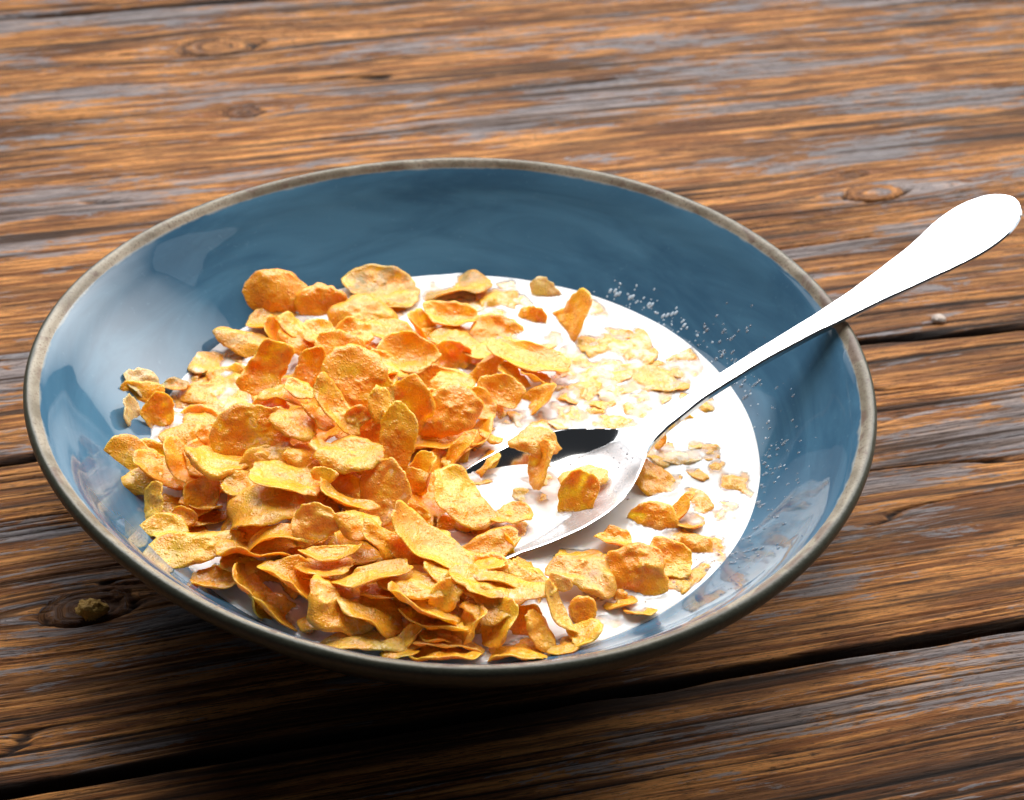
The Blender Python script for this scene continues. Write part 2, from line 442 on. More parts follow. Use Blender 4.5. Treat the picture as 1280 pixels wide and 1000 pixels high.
# ------------------------------------------------------------------ the bowl
HC = [11.93 / 12] + [c / 12 for c in (-0.021, 0.087, 0.094, -0.152, -0.155, 0.077, 0.034, -0.045)]
def oval(th):
    r = HC[0] + 0 * th
    for k in range(1, 5): r = r + HC[2 * k - 1] * np.cos(k * th) + HC[2 * k] * np.sin(k * th)
    return r
def ov(th, r):
    k = sstep(8.2, 11.6, np.asarray(r, float))
    return (1.015 - 0.045 * np.sin(th) + 0.006 * np.cos(2 * th)) * (1 - k) + oval(th) * k
PROF = [(0.02, 0.92), (1.5, 0.92), (3.0, 0.95), (4.4, 1.04), (5.6, 1.24), (6.8, 1.62), (7.8, 2.10), (8.7, 2.66), (9.5, 3.25), (10.2, 3.86),
        (10.8, 4.45), (11.15, 4.84), (11.42, 5.12), (11.61, 5.29), (11.71, 5.41), (11.79, 5.48), (11.88, 5.51), (11.96, 5.48), (12.03, 5.38), (12.04, 5.22),
        (11.96, 5.03), (11.80, 4.80), (11.40, 4.33), (10.8, 3.70), (10.0, 2.98), (9.0, 2.22), (7.9, 1.55), (6.6, 0.98), (5.4, 0.62), (4.75, 0.45),
        (4.62, 0.30), (4.58, 0.06), (4.45, 0.0), (4.15, 0.0), (4.02, 0.08), (3.95, 0.40), (2.0, 0.45), (0.02, 0.46)]
def smooth_profile(P, n=4):
    P = np.array(P); t = np.arange(len(P)); tt = np.linspace(0, len(P) - 1, (len(P) - 1) * n + 1)
    out = []
    for x in tt:                                        # Catmull-Rom
        i = min(int(x), len(P) - 2); f = x - i
        p0, p1, p2, p3 = P[max(i - 1, 0)], P[i], P[i + 1], P[min(i + 2, len(P) - 1)]
        out.append(0.5 * ((2 * p1) + (-p0 + p2) * f + (2 * p0 - 5 * p1 + 4 * p2 - p3) * f ** 2 + (-p0 + 3 * p1 - 3 * p2 + p3) * f ** 3))
    return np.array(out)
SP = smooth_profile(PROF, 4)
NTH = 384
TH = np.linspace(0, 2 * math.pi, NTH, endpoint=False)
BR = SP[:, 0][:, None] * ov(TH[None], SP[:, 0][:, None])
wob = 0.05 * np.interp(SP[:, 0], [9, 11.5], [0, 1])[:, None] * (np.sin(2 * TH + 0.7) + 0.6 * np.sin(3 * TH + 2))[None]
BP = np.stack([BR * np.cos(TH), BR * np.sin(TH), SP[:, 1][:, None] + wob], -1)
def grid_normals(P):
    du = np.gradient(P, axis=0); dv = (np.roll(P, -1, 1) - np.roll(P, 1, 1))
    n = np.cross(dv, du); n /= np.linalg.norm(n, axis=-1, keepdims=True) + 1e-9
    return n
BN = -grid_normals(BP)
if BN[2, 0, 2] < 0: BN = -BN
bowl = tag(empty('bowl', (0, 0, 0)), 'wide blue glazed ceramic bowl with speckled cream rim holding cornflakes and milk', 'bowl')
def bowl_part(name, i0, i1, mat, lip=None):
    V = BP[i0:i1 + 1]; n = BN[i0:i1 + 1]
    o = mesh(name, V.reshape(-1, 3), grid_faces(i1 - i0 + 1, NTH, wrap_v=True), mat, bowl, normals=n.reshape(-1, 3))
    if lip is not None: fattr(o, 'lip', np.repeat(lip[:, None], NTH, 1))
    return o
iA, iB, iC = 13 * 4, 21 * 4, 29 * 4
bowl_part('inner_wall', 0, iA, GLAZE, np.interp(np.arange(iA + 1), [iA - 4, iA + 2], [0, 1]))
bowl_part('rim', iA, iB, RIM, np.interp(np.arange(iB - iA + 1), [6, 20], [0, 1]))
bowl_part('outer_wall', iB, iC, OUTER)
bowl_part('foot_ring', iC, len(SP) - 1, OUTER)

def wall_z(r, th):
    q = r
    for _ in range(6): q = r / ov(th, q)
    return np.interp(q, SP[:15 * 4, 0], SP[:15 * 4, 1])
def wall_r(z): return np.interp(z, SP[8:15 * 4, 1], SP[8:15 * 4, 0])

# ------------------------------------------------------------------ the spoon
SN = unp(795, 549, 3.6)
SD = np.array([math.cos(math.radians(30.7)), math.sin(math.radians(30.7))])
SS = np.array([-SD[1], SD[0]])
LB = 7.5                                               # length of the spoon's bowl
SEND = 21.05
ks = [0, 2.6, 3.4, 4.4, 5.2, 6.0, 6.6, 7.1, 7.5, 7.8, 8.4, 9.5, 11.5, 13.5, 15.5, 17.5, 19.0, 20.3, 22.0]
kw = [0, 1.95, 2.08, 2.14, 2.05, 1.80, 1.40, 0.98, 0.62, 0.44, 0.31, 0.27, 0.28, 0.36, 0.53, 0.82, 1.10, 1.16, 1.16]
kz = [(0, 2.58), (3.0, 2.98), (LB, 3.60), (8.3, 3.87), (9.6, 4.50), (11.5, 5.10), (13.2, 5.52), (14.4, 5.77), (18, 6.70), (22, 8.3)]
NS, NTT = 240, 49
s1 = np.concatenate([np.linspace(0, 1, 30) ** 2 * 1.2, np.linspace(1.2, SEND - 1.2, NS - 60)[1:-1], SEND - np.linspace(1, 0, 32) ** 2 * 1.2])
def smooth1(x, y, k=0.35):
    xx = np.linspace(min(x), max(x), 900); yy = np.interp(xx, x, y); h = max(1, int(k / (xx[1] - xx[0])))
    ker = np.hanning(2 * h + 1); ker /= ker.sum(); yp = np.concatenate([2 * yy[0] - yy[h:0:-1], yy, 2 * yy[-1] - yy[-2:-h - 2:-1]])
    return xx, np.convolve(yp, ker, 'valid')
_x, _y = smooth1(ks, kw, 0.3)
hw = np.interp(s1, _x, _y) ; raw = np.interp(s1, ks, kw)
h0, h1 = np.interp(2.6, _x, _y), np.interp(SEND - 1.7, _x, _y)
hw = np.where(s1 < 2.6, h0 * np.clip(1 - ((2.6 - s1) / 2.6) ** 2.3, 0, 1) ** 0.5, hw)
hw = np.where(s1 > SEND - 1.7, h1 * np.sqrt(np.clip(1 - ((s1 - SEND + 1.7) / 1.7) ** 2.4, 0.0002, 1)), hw)
_x, zc = smooth1([p[0] for p in kz], [p[1] for p in kz], 1.1)
zs = np.interp(s1, _x, zc)
dep = 0.66 * np.where(s1 < LB, np.clip(np.sin(math.pi * np.clip(s1 / (LB + 0.3), 0, 1) ** 0.92), 0, 1) ** 0.62, 0) * sstep(LB + 0.35, LB - 1.2, s1)
tt = np.linspace(-1, 1, NTT); tt = np.sign(tt) * (1 - (1 - np.abs(tt)) ** 1.9)
crown = 0.012 * sstep(LB, LB + 1.5, s1) * np.clip(hw / 0.8, 0, 1)                  # slightly domed handle
thick = np.interp(s1, [0, 6, 7.5, 9, 14, 22], [0.12, 0.15, 0.22, 0.24, 0.20, 0.17])
thick = thick * np.clip(hw / 0.3, 0.3, 1)
base = SN[:2][None] + (s1[:, None] - LB) * SD[None]
slope = np.gradient(zs, s1)
sn = np.stack([-slope * SD[0], -slope * SD[1], np.ones_like(slope)], -1); sn /= np.linalg.norm(sn, axis=1, keepdims=True)
ctr = np.concatenate([base, zs[:, None]], 1)
side = np.array([SS[0], SS[1], -0.05])
def sheet(off, chamfer=False):
    h = -dep[:, None] * (1 - np.abs(tt[None]) ** 2.3) + crown[:, None] * (1 - tt[None] ** 2) + off
    if chamfer: h = h - 0.85 * np.clip(0.055 - (1 - np.abs(tt[None])) * hw[:, None], 0, 1) * np.clip(hw / 0.15, 0, 1)[:, None]
    return ctr[:, None] + hw[:, None, None] * tt[None, :, None] * side + h[..., None] * sn[:, None]
topS = sheet(0 * dep[:, None] * tt[None], True)
tk = thick[:, None] * np.sqrt(np.clip(1 - 0.55 * np.abs(tt[None]) ** 40, 0, 1))
botS = sheet(-tk)
botS = botS - (hw[:, None, None] * tt[None, :, None] * side) * 0.05 * sstep(0.8, 1, np.abs(tt))[None, :, None]
ring_ = np.concatenate([topS, botS[:, ::-1]], 1)        # closed cross-section
SPN = len(ring_[0])
nn = grid_normals(ring_)
mid_ = ring_.mean(1, keepdims=True)
if np.mean(np.einsum('ijk,ijk->ij', nn[150:160], (ring_ - mid_)[150:160])) < 0: nn = -nn
nn[0] = nn[1]; nn[-1] = nn[-2]
spoon = tag(empty('spoon', tuple(ctr[0])), 'polished steel spoon leaning on the bowl rim with its tip sunk in milk', 'spoon')
iN = int(np.searchsorted(s1, LB + 0.15))
for nm, a, b in (('spoon_bowl', 0, iN), ('handle', iN, len(s1) - 1)):
    so = mesh(nm, ring_[a:b + 1].reshape(-1, 3), grid_faces(b - a + 1, SPN, wrap_v=True), STEEL if nm == 'handle' else m_spoonbowl(), spoon, origin=tuple(ctr[0]))
    so.data.set_sharp_from_angle(angle=math.radians(28))
    if nm == 'spoon_bowl':
        fl = (0.62 + 0.38 * sstep(3.8, 5.4, s1[a:b + 1]))[:, None] * sstep(0.62, 0.25, tt)[None] * sstep(7.5, 6.9, s1[a:b + 1])[:, None] * sstep(-0.995, -0.96, tt)[None]
        fattr(so, 'film', np.concatenate([fl, fl * 0], 1))

# ------------------------------------------------------------------ cornflakes
def heap(x, y):
    return (1.40 * np.exp(-(((x + 3.5) / 4.0) ** 2 + ((y + 0.6) / 3.6) ** 2)) + 0.60 * np.exp(-(((x + 1.2) / 4.2) ** 2 + ((y + 6.2) / 2.2) ** 2))
            + 0.30 * np.exp(-(((x + 6.5) / 2.5) ** 2 + ((y + 3.0) / 3.0) ** 2)))
def settle(px, py, lift):
    z = MILKZ + 0.3
    for _ in range(12):
        P = unp(px, py, z)
        r, th = math.hypot(P[0], P[1]), math.atan2(P[1], P[0])
        z2 = max(MILKZ + heap(P[0], P[1]) + lift, float(wall_z(r, np.array(th))) + 0.16)
        z = 0.5 * z + 0.5 * z2
    return unp(px, py, z)
rng = np.random.RandomState(7)
BV, BF, _off = [], [], 0
AV, AF, _aoff = [], [], [0]
def flake_mesh(name, C, e1, e2, n, A, B, cx, cy, cut, seed, bub=1.0, thick=0.052, size=None, wet=True):
    """C centre, e1/e2/n frame, A/B half sizes in cm, cx/cy bend (radians at the edge, + cups towards n)"""
    global _off
    R = np.random.RandomState(seed)
    big = max(A, B)
    nr, na = (16, 56) if big > 0.55 else (9, 36)
    if size: nr, na = size
    rr = (np.linspace(0, 1, nr) ** 0.85); aa = np.linspace(0, 2 * math.pi, na, endpoint=False)
    rho = 1 + sum(R.uniform(-1, 1) * 0.135 / k ** 0.7 * np.cos(k * aa + R.uniform(0, 6.3)) for k in (1, 2, 3, 4, 5))
    for _ in range(cut):
        ph, d = R.uniform(0, 6.3), R.uniform(0.55, 0.85)
        cs = np.cos(aa - ph); lim = np.where(cs > 0.05, d / np.maximum(cs, 0.05), 9)
        rho = -np.log(np.exp(-14 * rho) + np.exp(-14 * np.minimum(lim, 4))) / 14
    rho = rho + 0.045 * vn(aa * 5.1 + 3, aa * 0, seed) * 1.2 + 0.02 * vn(aa * 11, aa * 0, seed + 5)
    RR, AA = np.meshgrid(rr, aa, indexing='ij')
    x = A * RR * rho[None] * np.cos(AA); y = B * RR * rho[None] * np.sin(AA)
    s = seed % 9973
    low = (0.22 if wet else 0.26) * min(A, B) * fbm(x / big * 1.3 + 9, y / big * 1.3, s, 2) * sstep(0, 0.5, np.abs(RR) + 0.3)
    bubt = bub * 0.068 * np.clip(fbm(x * 3.6 + 40, y * 3.6 + 40, s + 1, 2) + 0.1, 0, 1) ** 1.3 + bub * 0.008 * vn(x * 8.5 + 80, y * 8.5 + 80, s + 2)
    bubb = bub * 0.045 * vn(x * 3.3 + 60, y * 3.3 + 20, s + 3)
    edge = np.clip((RR - 0.86) / 0.14, 0, 1)
    th = thick * np.sqrt(np.clip(1 - edge ** 2 * 0.86, 0, 1))
    rimz = 0.042 * np.sin(AA * R.randint(3, 6) + R.uniform(0, 6)) * RR ** 3 * min(1.0, big)
    def bend(x, y, h):
        kx, ky = cx / max(A, .05), cy / max(B, .05)
        if abs(kx) > 1e-3: zx, x2, sl = (1 - np.cos(kx * x)) / kx, np.sin(kx * x) / kx, np.sin(kx * x)
        else: zx, x2, sl = 0 * x, x, 0 * x
        if abs(ky) > 1e-3: zy, y2 = (1 - np.cos(ky * y)) / ky, np.sin(ky * y) / ky
        else: zy, y2 = 0 * y, y
        return x2 - sl * h * 0.8, y2 - np.sin(ky * y) * h * 0.8, zx + zy + h
    sets = []
    for sg, bb in ((1, bubt), (-1, bubb)):
        X, Y, Z = bend(x, y, low + rimz + sg * (th / 2) + bb * (1 - edge))
        sets.append(np.stack([X, Y, Z], -1))
    T, Bt = sets
    cz = T[..., 2].mean()
    P = np.concatenate([T, Bt[::-1]], 0)
    P[..., 2] -= cz
    Wd = np.array(C) + P[..., :1] * e1 + P[..., 1:2] * e2 + P[..., 2:3] * n
    F = grid_faces(2 * nr, na, wrap_v=True)
    V = Wd.reshape(-1, 3)
    o = mesh(name, V, F, FLAKE, None, origin=tuple(C))
    e_ = np.concatenate([RR, RR[::-1]], 0); bb = np.clip(np.concatenate([bubt, bubb[::-1]], 0) / (0.05 * max(bub, .1)), 0, 1)
    fattr(o, 'edge', e_); fattr(o, 'bubble', bb)
    AV.append(V); AF.append(F + _aoff[0]); _aoff[0] += len(V)
    if wet: BV.append(V); BF.append(F + _off); _off += len(V)
    return o
SEED = [100]
def F_(px, py, a, b, ang, lift, label, cx=None, cy=None, tone=0.0, milk=0.0, olive=0.0, pale=0.0, lean=1, cut=None, q=0.78, bub=1.0, th=0.052, sink=None, group=None):
    SEED[0] += 1; R = np.random.RandomState(SEED[0])
    flat = milk > 0.25
    if flat:
        z = MILKZ + (0.020 - 0.055 * milk if sink is None else sink * 0.2); C = unp(px, py, z)
    else: C = settle(px, py, lift)
    if cx is None: cx = R.uniform(-0.35, 0.5)
    if cy is None: cy = R.uniform(0.1, 0.75) * (1 if R.rand() < 0.6 else -1)
    if flat: th = 0.05; cx, cy = -0.14, -0.12; kf = 1.62 if a < 23 else 1.42; a *= kf; b *= kf * 1.03
    if cut is None: cut = R.choice([0, 1, 2, 2])
    vd = CPOS - C; depth = abs(np.dot(C - CPOS, FW)); vd = vd / np.linalg.norm(vd)
    ps = depth / FPX
    an = math.radians(ang)
    Mj = RT * math.cos(an) + UP * math.sin(an); Mn = -RT * math.sin(an) + UP * math.cos(an)
    if flat:
        E1 = unp(px + a * math.cos(an), py - a * math.sin(an), C[2]) - C
        E2 = unp(px - b * math.sin(an), py - b * math.cos(an), C[2]) - C
        G = np.stack([E1[:2], E2[:2]], 1); U_, S_, _ = np.linalg.svd(G)
        e1 = np.array([U_[0, 0], U_[1, 0], 0.0]); A, B = S_
        n = np.array([R.uniform(-.09, .09), R.uniform(-.09, .09), 1.0]); n /= np.linalg.norm(n)
        e1 = e1 - n * np.dot(e1, n); e1 /= np.linalg.norm(e1); e2 = np.cross(n, e1)
    else:
        if np.dot(Mn, [0, 0, 1]) < 0: Mn = -Mn
        A = a * ps; B = max(b * ps, A * q); phi = math.acos(min(1, b * ps / B))
        e1 = Mj - vd * np.dot(Mj, vd); e1 /= np.linalg.norm(e1)
        mn = Mn - vd * np.dot(Mn, vd); mn /= np.linalg.norm(mn)
        n = vd * math.cos(phi) + mn * math.sin(phi) * lean
        e2 = np.cross(n, e1)
    o = flake_mesh('cornflake', C, e1, e2, n, A * (1.04 if flat else 1.2), B * (1.04 if flat else 1.2), cx, cy, cut, SEED[0], bub, th, wet=not flat)
    o['tone'] = float(tone + R.uniform(-0.2, 0.2)); o['milk'] = float(max(milk, R.choice([0.0, 0.12, 0.2, 0.2]))); o['olive'] = float(olive); o['pale'] = float(pale)
    return tag(o, label, 'cornflake', group or 'cornflakes in the bowl of milk')

# photo x, y, half length, half width, angle, lift, label
# -- back left and back edge of the milk
F_(342, 372, 41, 31, -8, 0.55, 'big round puffed brown cornflake standing highest against the back left wall', cx=-.75, cy=-.8, tone=.55, cut=0, bub=1.5, q=.6, th=.16)
F_(350, 403, 34, 13, -4, 0.15, 'smooth yellow underside showing below the big puffed brown cornflake', tone=-.3, olive=.5, cut=0)
F_(400, 383, 26, 27, 70, 0.25, 'rough pitted brown cornflake just right of the big puffed one', tone=.45, bub=2.0, cy=-.5, cx=-.4, th=.14)
F_(474, 365, 45, 19, -5, 0.20, 'oblong cornflake with an olive green hollow at the back edge of the milk', olive=1, cx=.2, cy=.6, cut=1, tone=.1)
F_(562, 360, 40, 11, 14, 0.12, 'slender greenish cornflake rising from the milk at its farthest edge', olive=.8, cut=0, cx=-.3)
F_(587, 372, 17, 10, 0, 0, 'small pale round cornflake sunk beside the slender greenish one', milk=.7)
F_(627, 377, 19, 13, 0, 0, 'small round orange cornflake floating alone near the far milk edge', milk=.3, tone=.2)
F_(680, 366, 19, 20, 80, 0.15, 'pale brown pointed cornflake tip sticking up at the far wall', pale=.7, tone=.3, cut=2, cy=-.5)
F_(661, 399, 22, 16, 55, 0.08, 'orange oval cornflake left of the big milk-coated one', tone=.15)
F_(703, 404, 44, 23, 62, 0.10, 'large square-topped cornflake with its lower half coated in milk', milk=.22, cut=2, cx=.3, cy=.3, tone=.1)
F_(738, 388, 17, 13, -30, 0, 'pale soaked cornflake at the milk edge right of the square-topped one', milk=.8, pale=.3)
F_(563, 394, 28, 15, -8, 0.35, 'oval cupped cornflake lying on another in the back of the milk', cx=.3, cy=.75, cut=0)
F_(529, 409, 27, 10, -58, 0.20, 'narrow curled cornflake standing upright left of the oval cupped one', cy=.9, cut=0)
F_(578, 424, 32, 14, -18, 0.12, 'flat golden cornflake under the oval cupped one', cy=-.3, cut=0)
F_(622, 414, 30, 18, -8, 0.15, 'round toasted cornflake right of the flat golden one', tone=.3, cut=0, cy=.3)
F_(455, 392, 35, 23, -5, 0.30, 'broad domed cornflake in front of the olive green hollow one', cx=-.4, cy=-.6, cut=0)
F_(438, 417, 25, 14, 10, 0.45, 'thick-rimmed cupped cornflake in front of the broad domed one', cy=.7, cut=0, th=.13)
F_(495, 391, 17, 9, -18, 0.05, 'small pointed cornflake poking out right of the broad domed one', cut=2)
F_(512, 444, 33, 23, 3, 0.30, 'large smooth round cupped cornflake right behind the heap', cx=.45, cy=.6, cut=0, bub=.5)
F_(565, 445, 23, 18, 0, 0.15, 'deep round cupped cornflake with a darker middle in the milk behind the heap', cx=.6, cy=.7, cut=0, tone=.3)
F_(492, 418, 30, 14, -24, 0.12, 'flat orange cornflake between the dome and the smooth round cup', cy=.2)
F_(474, 456, 30, 14, -12, 0.12, 'orange cornflake edge below the smooth round cup', tone=.2)
F_(594, 441, 26, 12, 5, 0.05, 'golden cornflake half covered between the deep cup and the stack', cut=0)
F_(538, 424, 26, 9, -12, 0.02, 'thin orange cornflake strip behind the deep round cup')
F_(610, 462, 22, 18, 20, 0.20, 'domed cornflake leaning on the brown stack in the milk', cy=-.7)
F_(663, 449, 48, 14, -14, 0.60, 'long cornflake ending in a sharp tip at the right of the stack', cx=.35, cy=.5, cut=1, tone=.15, q=.5)
F_(645, 472, 22, 10, -30, 0.35, 'curled cornflake hanging under the sharp-tipped one', cy=.9, tone=.2)
F_(670, 470, 19, 8, -30, 0.30, 'small curled cornflake under the right end of the sharp-tipped one', cy=.9, tone=.2)
F_(612, 441, 26, 10, -8, 0.30, 'golden cornflake at the back of the sharp-tipped stack')
F_(625, 490, 25, 18, -14, 0.40, 'dark brown smooth cupped cornflake at the front of the stack', tone=.75, cy=.6, cx=.4, cut=0, bub=.4)
F_(672, 500, 24, 11, 42, 0.12, 'cornflake standing on edge right of the dark brown cup', cy=.5)
F_(562, 510, 37, 28, 15, 0.45, 'large wrinkled brown domed cornflake in the milk right of the heap', cx=-.5, cy=-.7, cut=0, tone=.35, bub=1.6, th=.12)
F_(567, 478, 24, 13, -10, 0.25, 'smooth cornflake arching behind the large wrinkled dome', cy=-.5, tone=.1)
F_(537, 499, 13, 20, 85, 0.25, 'dark orange cornflake edge left of the large wrinkled dome', tone=.4)
F_(600, 505, 22, 14, -35, 0.20, 'cornflake tucked between the wrinkled dome and the dark brown cup', tone=.3)
F_(603, 528, 18, 11, 20, 0, 'pale golden cornflake afloat just right of the wrinkled dome', milk=.35)
F_(637, 518, 17, 8, -5, 0, 'pale soaked cornflake under the dark brown cup', milk=.75)
# -- left edge
F_(333, 461, 38, 29, 14, 0.55, 'large bright yellow cornflake with a horn at its upper right corner', cx=.35, cy=.45, tone=-.35, cut=2, q=.7)
F_(313, 423, 34, 15, -8, 0.18, 'greenish oval cornflake at the milk edge above the bright yellow horned one', olive=.8, tone=-.1, cut=0)
F_(347, 420, 24, 13, -62, 0.45, 'narrow brown cornflake standing below the big puffed one', tone=.5, cy=.6)
F_(372, 411, 21, 11, -33, 0.60, 'small glossy yellow cornflake on top right of the narrow brown one', tone=-.4, bub=.2, cut=0, cy=.3)
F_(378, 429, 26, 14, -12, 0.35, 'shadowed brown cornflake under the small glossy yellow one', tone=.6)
F_(406, 416, 24, 13, -12, 0.50, 'pale knobbly cornflake right of the small glossy yellow one', tone=-.1, bub=1.8)
F_(270, 446, 28, 18, 12, 0, 'wrinkled milk-soaked cornflake by the left milk edge', milk=.38, tone=.0, sink=.12)
F_(257, 483, 42, 20, 18, 0, 'wide pale cornflake veined with milk on the left', milk=.42, sink=.10)
F_(218, 482, 15, 7, 5, 0.12, 'olive brown cornflake tip poking out of milk at the left edge', olive=1, tone=.5)
F_(290, 489, 22, 16, 30, 0, 'soaked cornflake piece beside the bright yellow horned one', milk=.4, sink=.14)
F_(281, 517, 38, 14, 13, 0, 'soaked curved cornflake arching over a pool of milk on the left', milk=.3, sink=.14)
F_(180, 479, 25, 15, -38, 0.10, 'pale greenish pointed cornflake highest on the left wall', pale=.75, olive=.5, cut=2, cy=.3)
F_(187, 499, 29, 22, -35, 0.22, 'golden cornflake just below the pale greenish pointed one', tone=-.1, cy=-.3)
F_(164, 517, 23, 8, -75, 0.12, 'thin pale grey-green cornflake edge pressed to the left wall', pale=.8, olive=.4)
F_(200, 516, 20, 18, 60, 0.12, 'pale golden cornflake tinted with milk near the left wall', milk=.22, tone=-.1)
F_(214, 536, 18, 11, 15, 0, 'small soaked cornflake right of the pale golden tinted one', milk=.5, sink=.08)
F_(238, 545, 31, 20, 12, 0.15, 'toasted orange cornflake left of the bubbly brown sheet', tone=.3, cy=-.4)
F_(275, 547, 24, 17, -10, 0.25, 'round toasted cornflake touching the bubbly brown sheet', tone=.35, cut=0, cy=-.3)
F_(170, 572, 36, 27, -20, 0.35, 'large smooth orange cornflake farthest left on the bowl wall', tone=.05, cy=-.3, cx=.3, cut=1, bub=.6)
F_(205, 592, 36, 17, -30, 0.20, 'long orange cornflake reaching down right from the farthest left one', tone=.1)
F_(178, 601, 22, 15, 10, 0.30, 'rounded yellow cornflake below the farthest left one', tone=-.4, cut=0, bub=.4, cy=-.5)
F_(235, 580, 36, 17, -48, 0.30, 'orange cornflake sheet curving down beside a streak of milk', tone=.15, bub=.6)
F_(272, 573, 33, 12, -12, 0.50, 'thick pale-topped oblong cornflake on the left of the heap', tone=-.3, cut=0, th=.16, cy=-.4)
F_(252, 617, 23, 20, 60, 0.15, 'brown cupped cornflake in a gap with milk on the left', tone=.4, cut=0, cy=.8, cx=.4)
F_(230, 646, 16, 12, -30, 0.10, 'small cupped cornflake by the milk below the brown cup', tone=.1, cy=.8)
F_(190, 632, 26, 13, 72, 0.25, 'yellow cornflake standing on edge along the left wall', tone=-.4, cy=.4, bub=.6)
F_(204, 661, 25, 14, 6, 0.30, 'bright yellow cornflake low on the left wall', tone=-.45, cy=.4)
F_(248, 685, 50, 23, 8, 0.50, 'largest bright yellow sheet-like cornflake at the lower left', tone=-.35, cx=.1, cy=-.25, cut=2, q=.55)
F_(298, 697, 27, 13, -8, 0.35, 'bright cornflake wedged right of the sheet-like yellow one', tone=-.1)
F_(268, 724, 27, 12, -4, 0.12, 'curled cornflake dipping in milk below the sheet-like yellow one', cy=.8, cx=.5, tone=.1)
F_(318, 742, 37, 13, -55, 0.20, 'crescent cornflake on edge in the milk at the lower left', cy=.9, cx=.4, cut=0)
F_(345, 760, 34, 10, -35, 0.06, 'thin milk-wet cornflake trailing below the crescent', milk=.2, cy=.6)
F_(369, 728, 38, 16, -36, 0.45, 'oval cupped cornflake with a thick rim right of the crescent', cy=.85, cut=0, tone=.05)
F_(405, 708, 31, 11, 4, 0.35, 'flat cornflake lying in shadow under the curved strip', tone=.2, cut=0)
# -- centre of the heap
F_(322, 540, 45, 36, 22, 0.45, 'big bubbly brown sheet with two pointed horns on top', tone=.4, cx=.1, cy=-.15, cut=2, bub=1.8, q=.8)
F_(322, 590, 40, 24, 30, 0.25, 'smooth brown cornflake running down from the bubbly sheet', tone=.35)
F_(376, 527, 32, 17, -14, 0.65, 'pale parallelogram cornflake on the bubbly brown sheet', tone=-.15, cut=2, cy=-.3)
F_(396, 517, 24, 10, -45, 0.75, 'thick narrow cornflake between the parallelogram and the long leaf', tone=0, cy=.4)
F_(418, 508, 38, 14, -56, 0.95, 'long leaf-shaped cornflake standing at the middle of the heap', tone=-.1, cx=.3, cy=.5, cut=0, q=.5)
F_(447, 523, 15, 14, 40, 0.70, 'small knobbly cornflake behind the foot of the long leaf', tone=.1, bub=2)
F_(379, 486, 21, 9, -16, 0.85, 'pale wedge cornflake left of the top of the long leaf', tone=-.3, cut=1)
F_(355, 493, 27, 10, -10, 0.65, 'wavy cornflake under the bright yellow horned one', tone=.1, cx=-.5, cy=.5)
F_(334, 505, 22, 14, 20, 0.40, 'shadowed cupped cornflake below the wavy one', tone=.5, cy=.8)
F_(392, 459, 25, 21, 30, 0.45, 'orange-brown cornflake right of the horned yellow one', tone=.4)
F_(425, 442, 34, 25, -15, 0.55, 'large peaked cornflake at the back ridge of the heap', tone=.3, cut=2, cy=-.2)
F_(450, 478, 50, 33, -20, 0.70, 'broadest rough cornflake on the crown of the heap', tone=.25, cx=-.2, cy=-.3, cut=1, bub=1.6, q=.7)
F_(505, 500, 32, 30, -50, 0.45, 'wide brown cornflake sloping from the crown down to the milk', tone=.45, cx=-.2, cy=-.2, cut=1)
F_(478, 505, 22, 14, -68, 0.95, 'bright yellow strip cornflake behind the tall golden oval', tone=-.4, cut=1, bub=.4, cy=-.4)
F_(498, 545, 38, 20, 86, 0.85, 'tall golden oval cornflake standing upright right of the crown', tone=0.05, cut=0, cy=.2, cx=.1, q=.5)
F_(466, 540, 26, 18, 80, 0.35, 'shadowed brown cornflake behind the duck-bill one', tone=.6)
F_(438, 566, 36, 18, 6, 0.75, 'bright duck-bill shaped cornflake on the front of the crown', tone=-.15, cut=0, cy=-.3, bub=1.2)
F_(402, 556, 17, 7, -16, 0.72, 'narrow tip cornflake left of the duck-bill one', tone=0)
F_(378, 569, 26, 15, -20, 0.50, 'brown cornflake above the bright one with the curled end', tone=.4)
F_(343, 566, 22, 13, 10, 0.45, 'smooth brown bump cornflake left of the heap front', tone=.3, cy=-.6)
F_(362, 598, 42, 17, -10, 0.80, 'bright yellow oval cornflake at the middle front of the heap', tone=-.45, cx=.25, cy=.3, cut=0, bub=1.3)
F_(405, 594, 9, 17, 78, 0.85, 'curled end of a yellow cornflake right of the bright yellow oval', tone=-.1, cy=.9)
F_(300, 610, 29, 13, -8, 0.40, 'orange shelf cornflake left of the bright arch', tone=0, cy=.4)
F_(286, 594, 20, 9, -30, 0.30, 'orange cornflake tucked beneath the pale-topped oblong one', tone=.3)
F_(480, 614, 37, 26, 68, 0.50, 'large egg-shaped tan cornflake at the right front of the heap', tone=.15, pale=.12, cut=0, cy=-.3, bub=1.3)
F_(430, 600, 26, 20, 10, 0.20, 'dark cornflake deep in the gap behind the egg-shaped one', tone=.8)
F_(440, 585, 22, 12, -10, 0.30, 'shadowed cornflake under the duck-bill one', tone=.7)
F_(328, 630, 50, 22, 12, 0.70, 'bright arching cornflake forming a tunnel at the front left', tone=-.25, cx=-.95, cy=-.2, cut=0, q=.7)
F_(397, 655, 29, 23, -22, 0.72, 'square cornflake with a bubbly tan middle', tone=0, pale=.1, cut=2, cy=.2, cx=.2, bub=1.3)
F_(322, 682, 44, 17, -10, 0.35, 'dark hollow cornflake inside the tunnel of the arching one', tone=.5, cy=.85, cut=0)
F_(352, 668, 40, 8, 6, 0.62, 'narrow curved strip cornflake rising in the tunnel', tone=0, cx=-.8, cy=.5, cut=0, q=.35)
F_(412, 690, 34, 8, 4, 0.55, 'wavy strip cornflake curving up below the square one', tone=-.1, cx=.6, cy=.5, cut=0, q=.35)
F_(437, 624, 34, 7, -24, 0.45, 'thin orange cornflake edge slanting above a window of milk', tone=.15, cy=.5, q=.4)
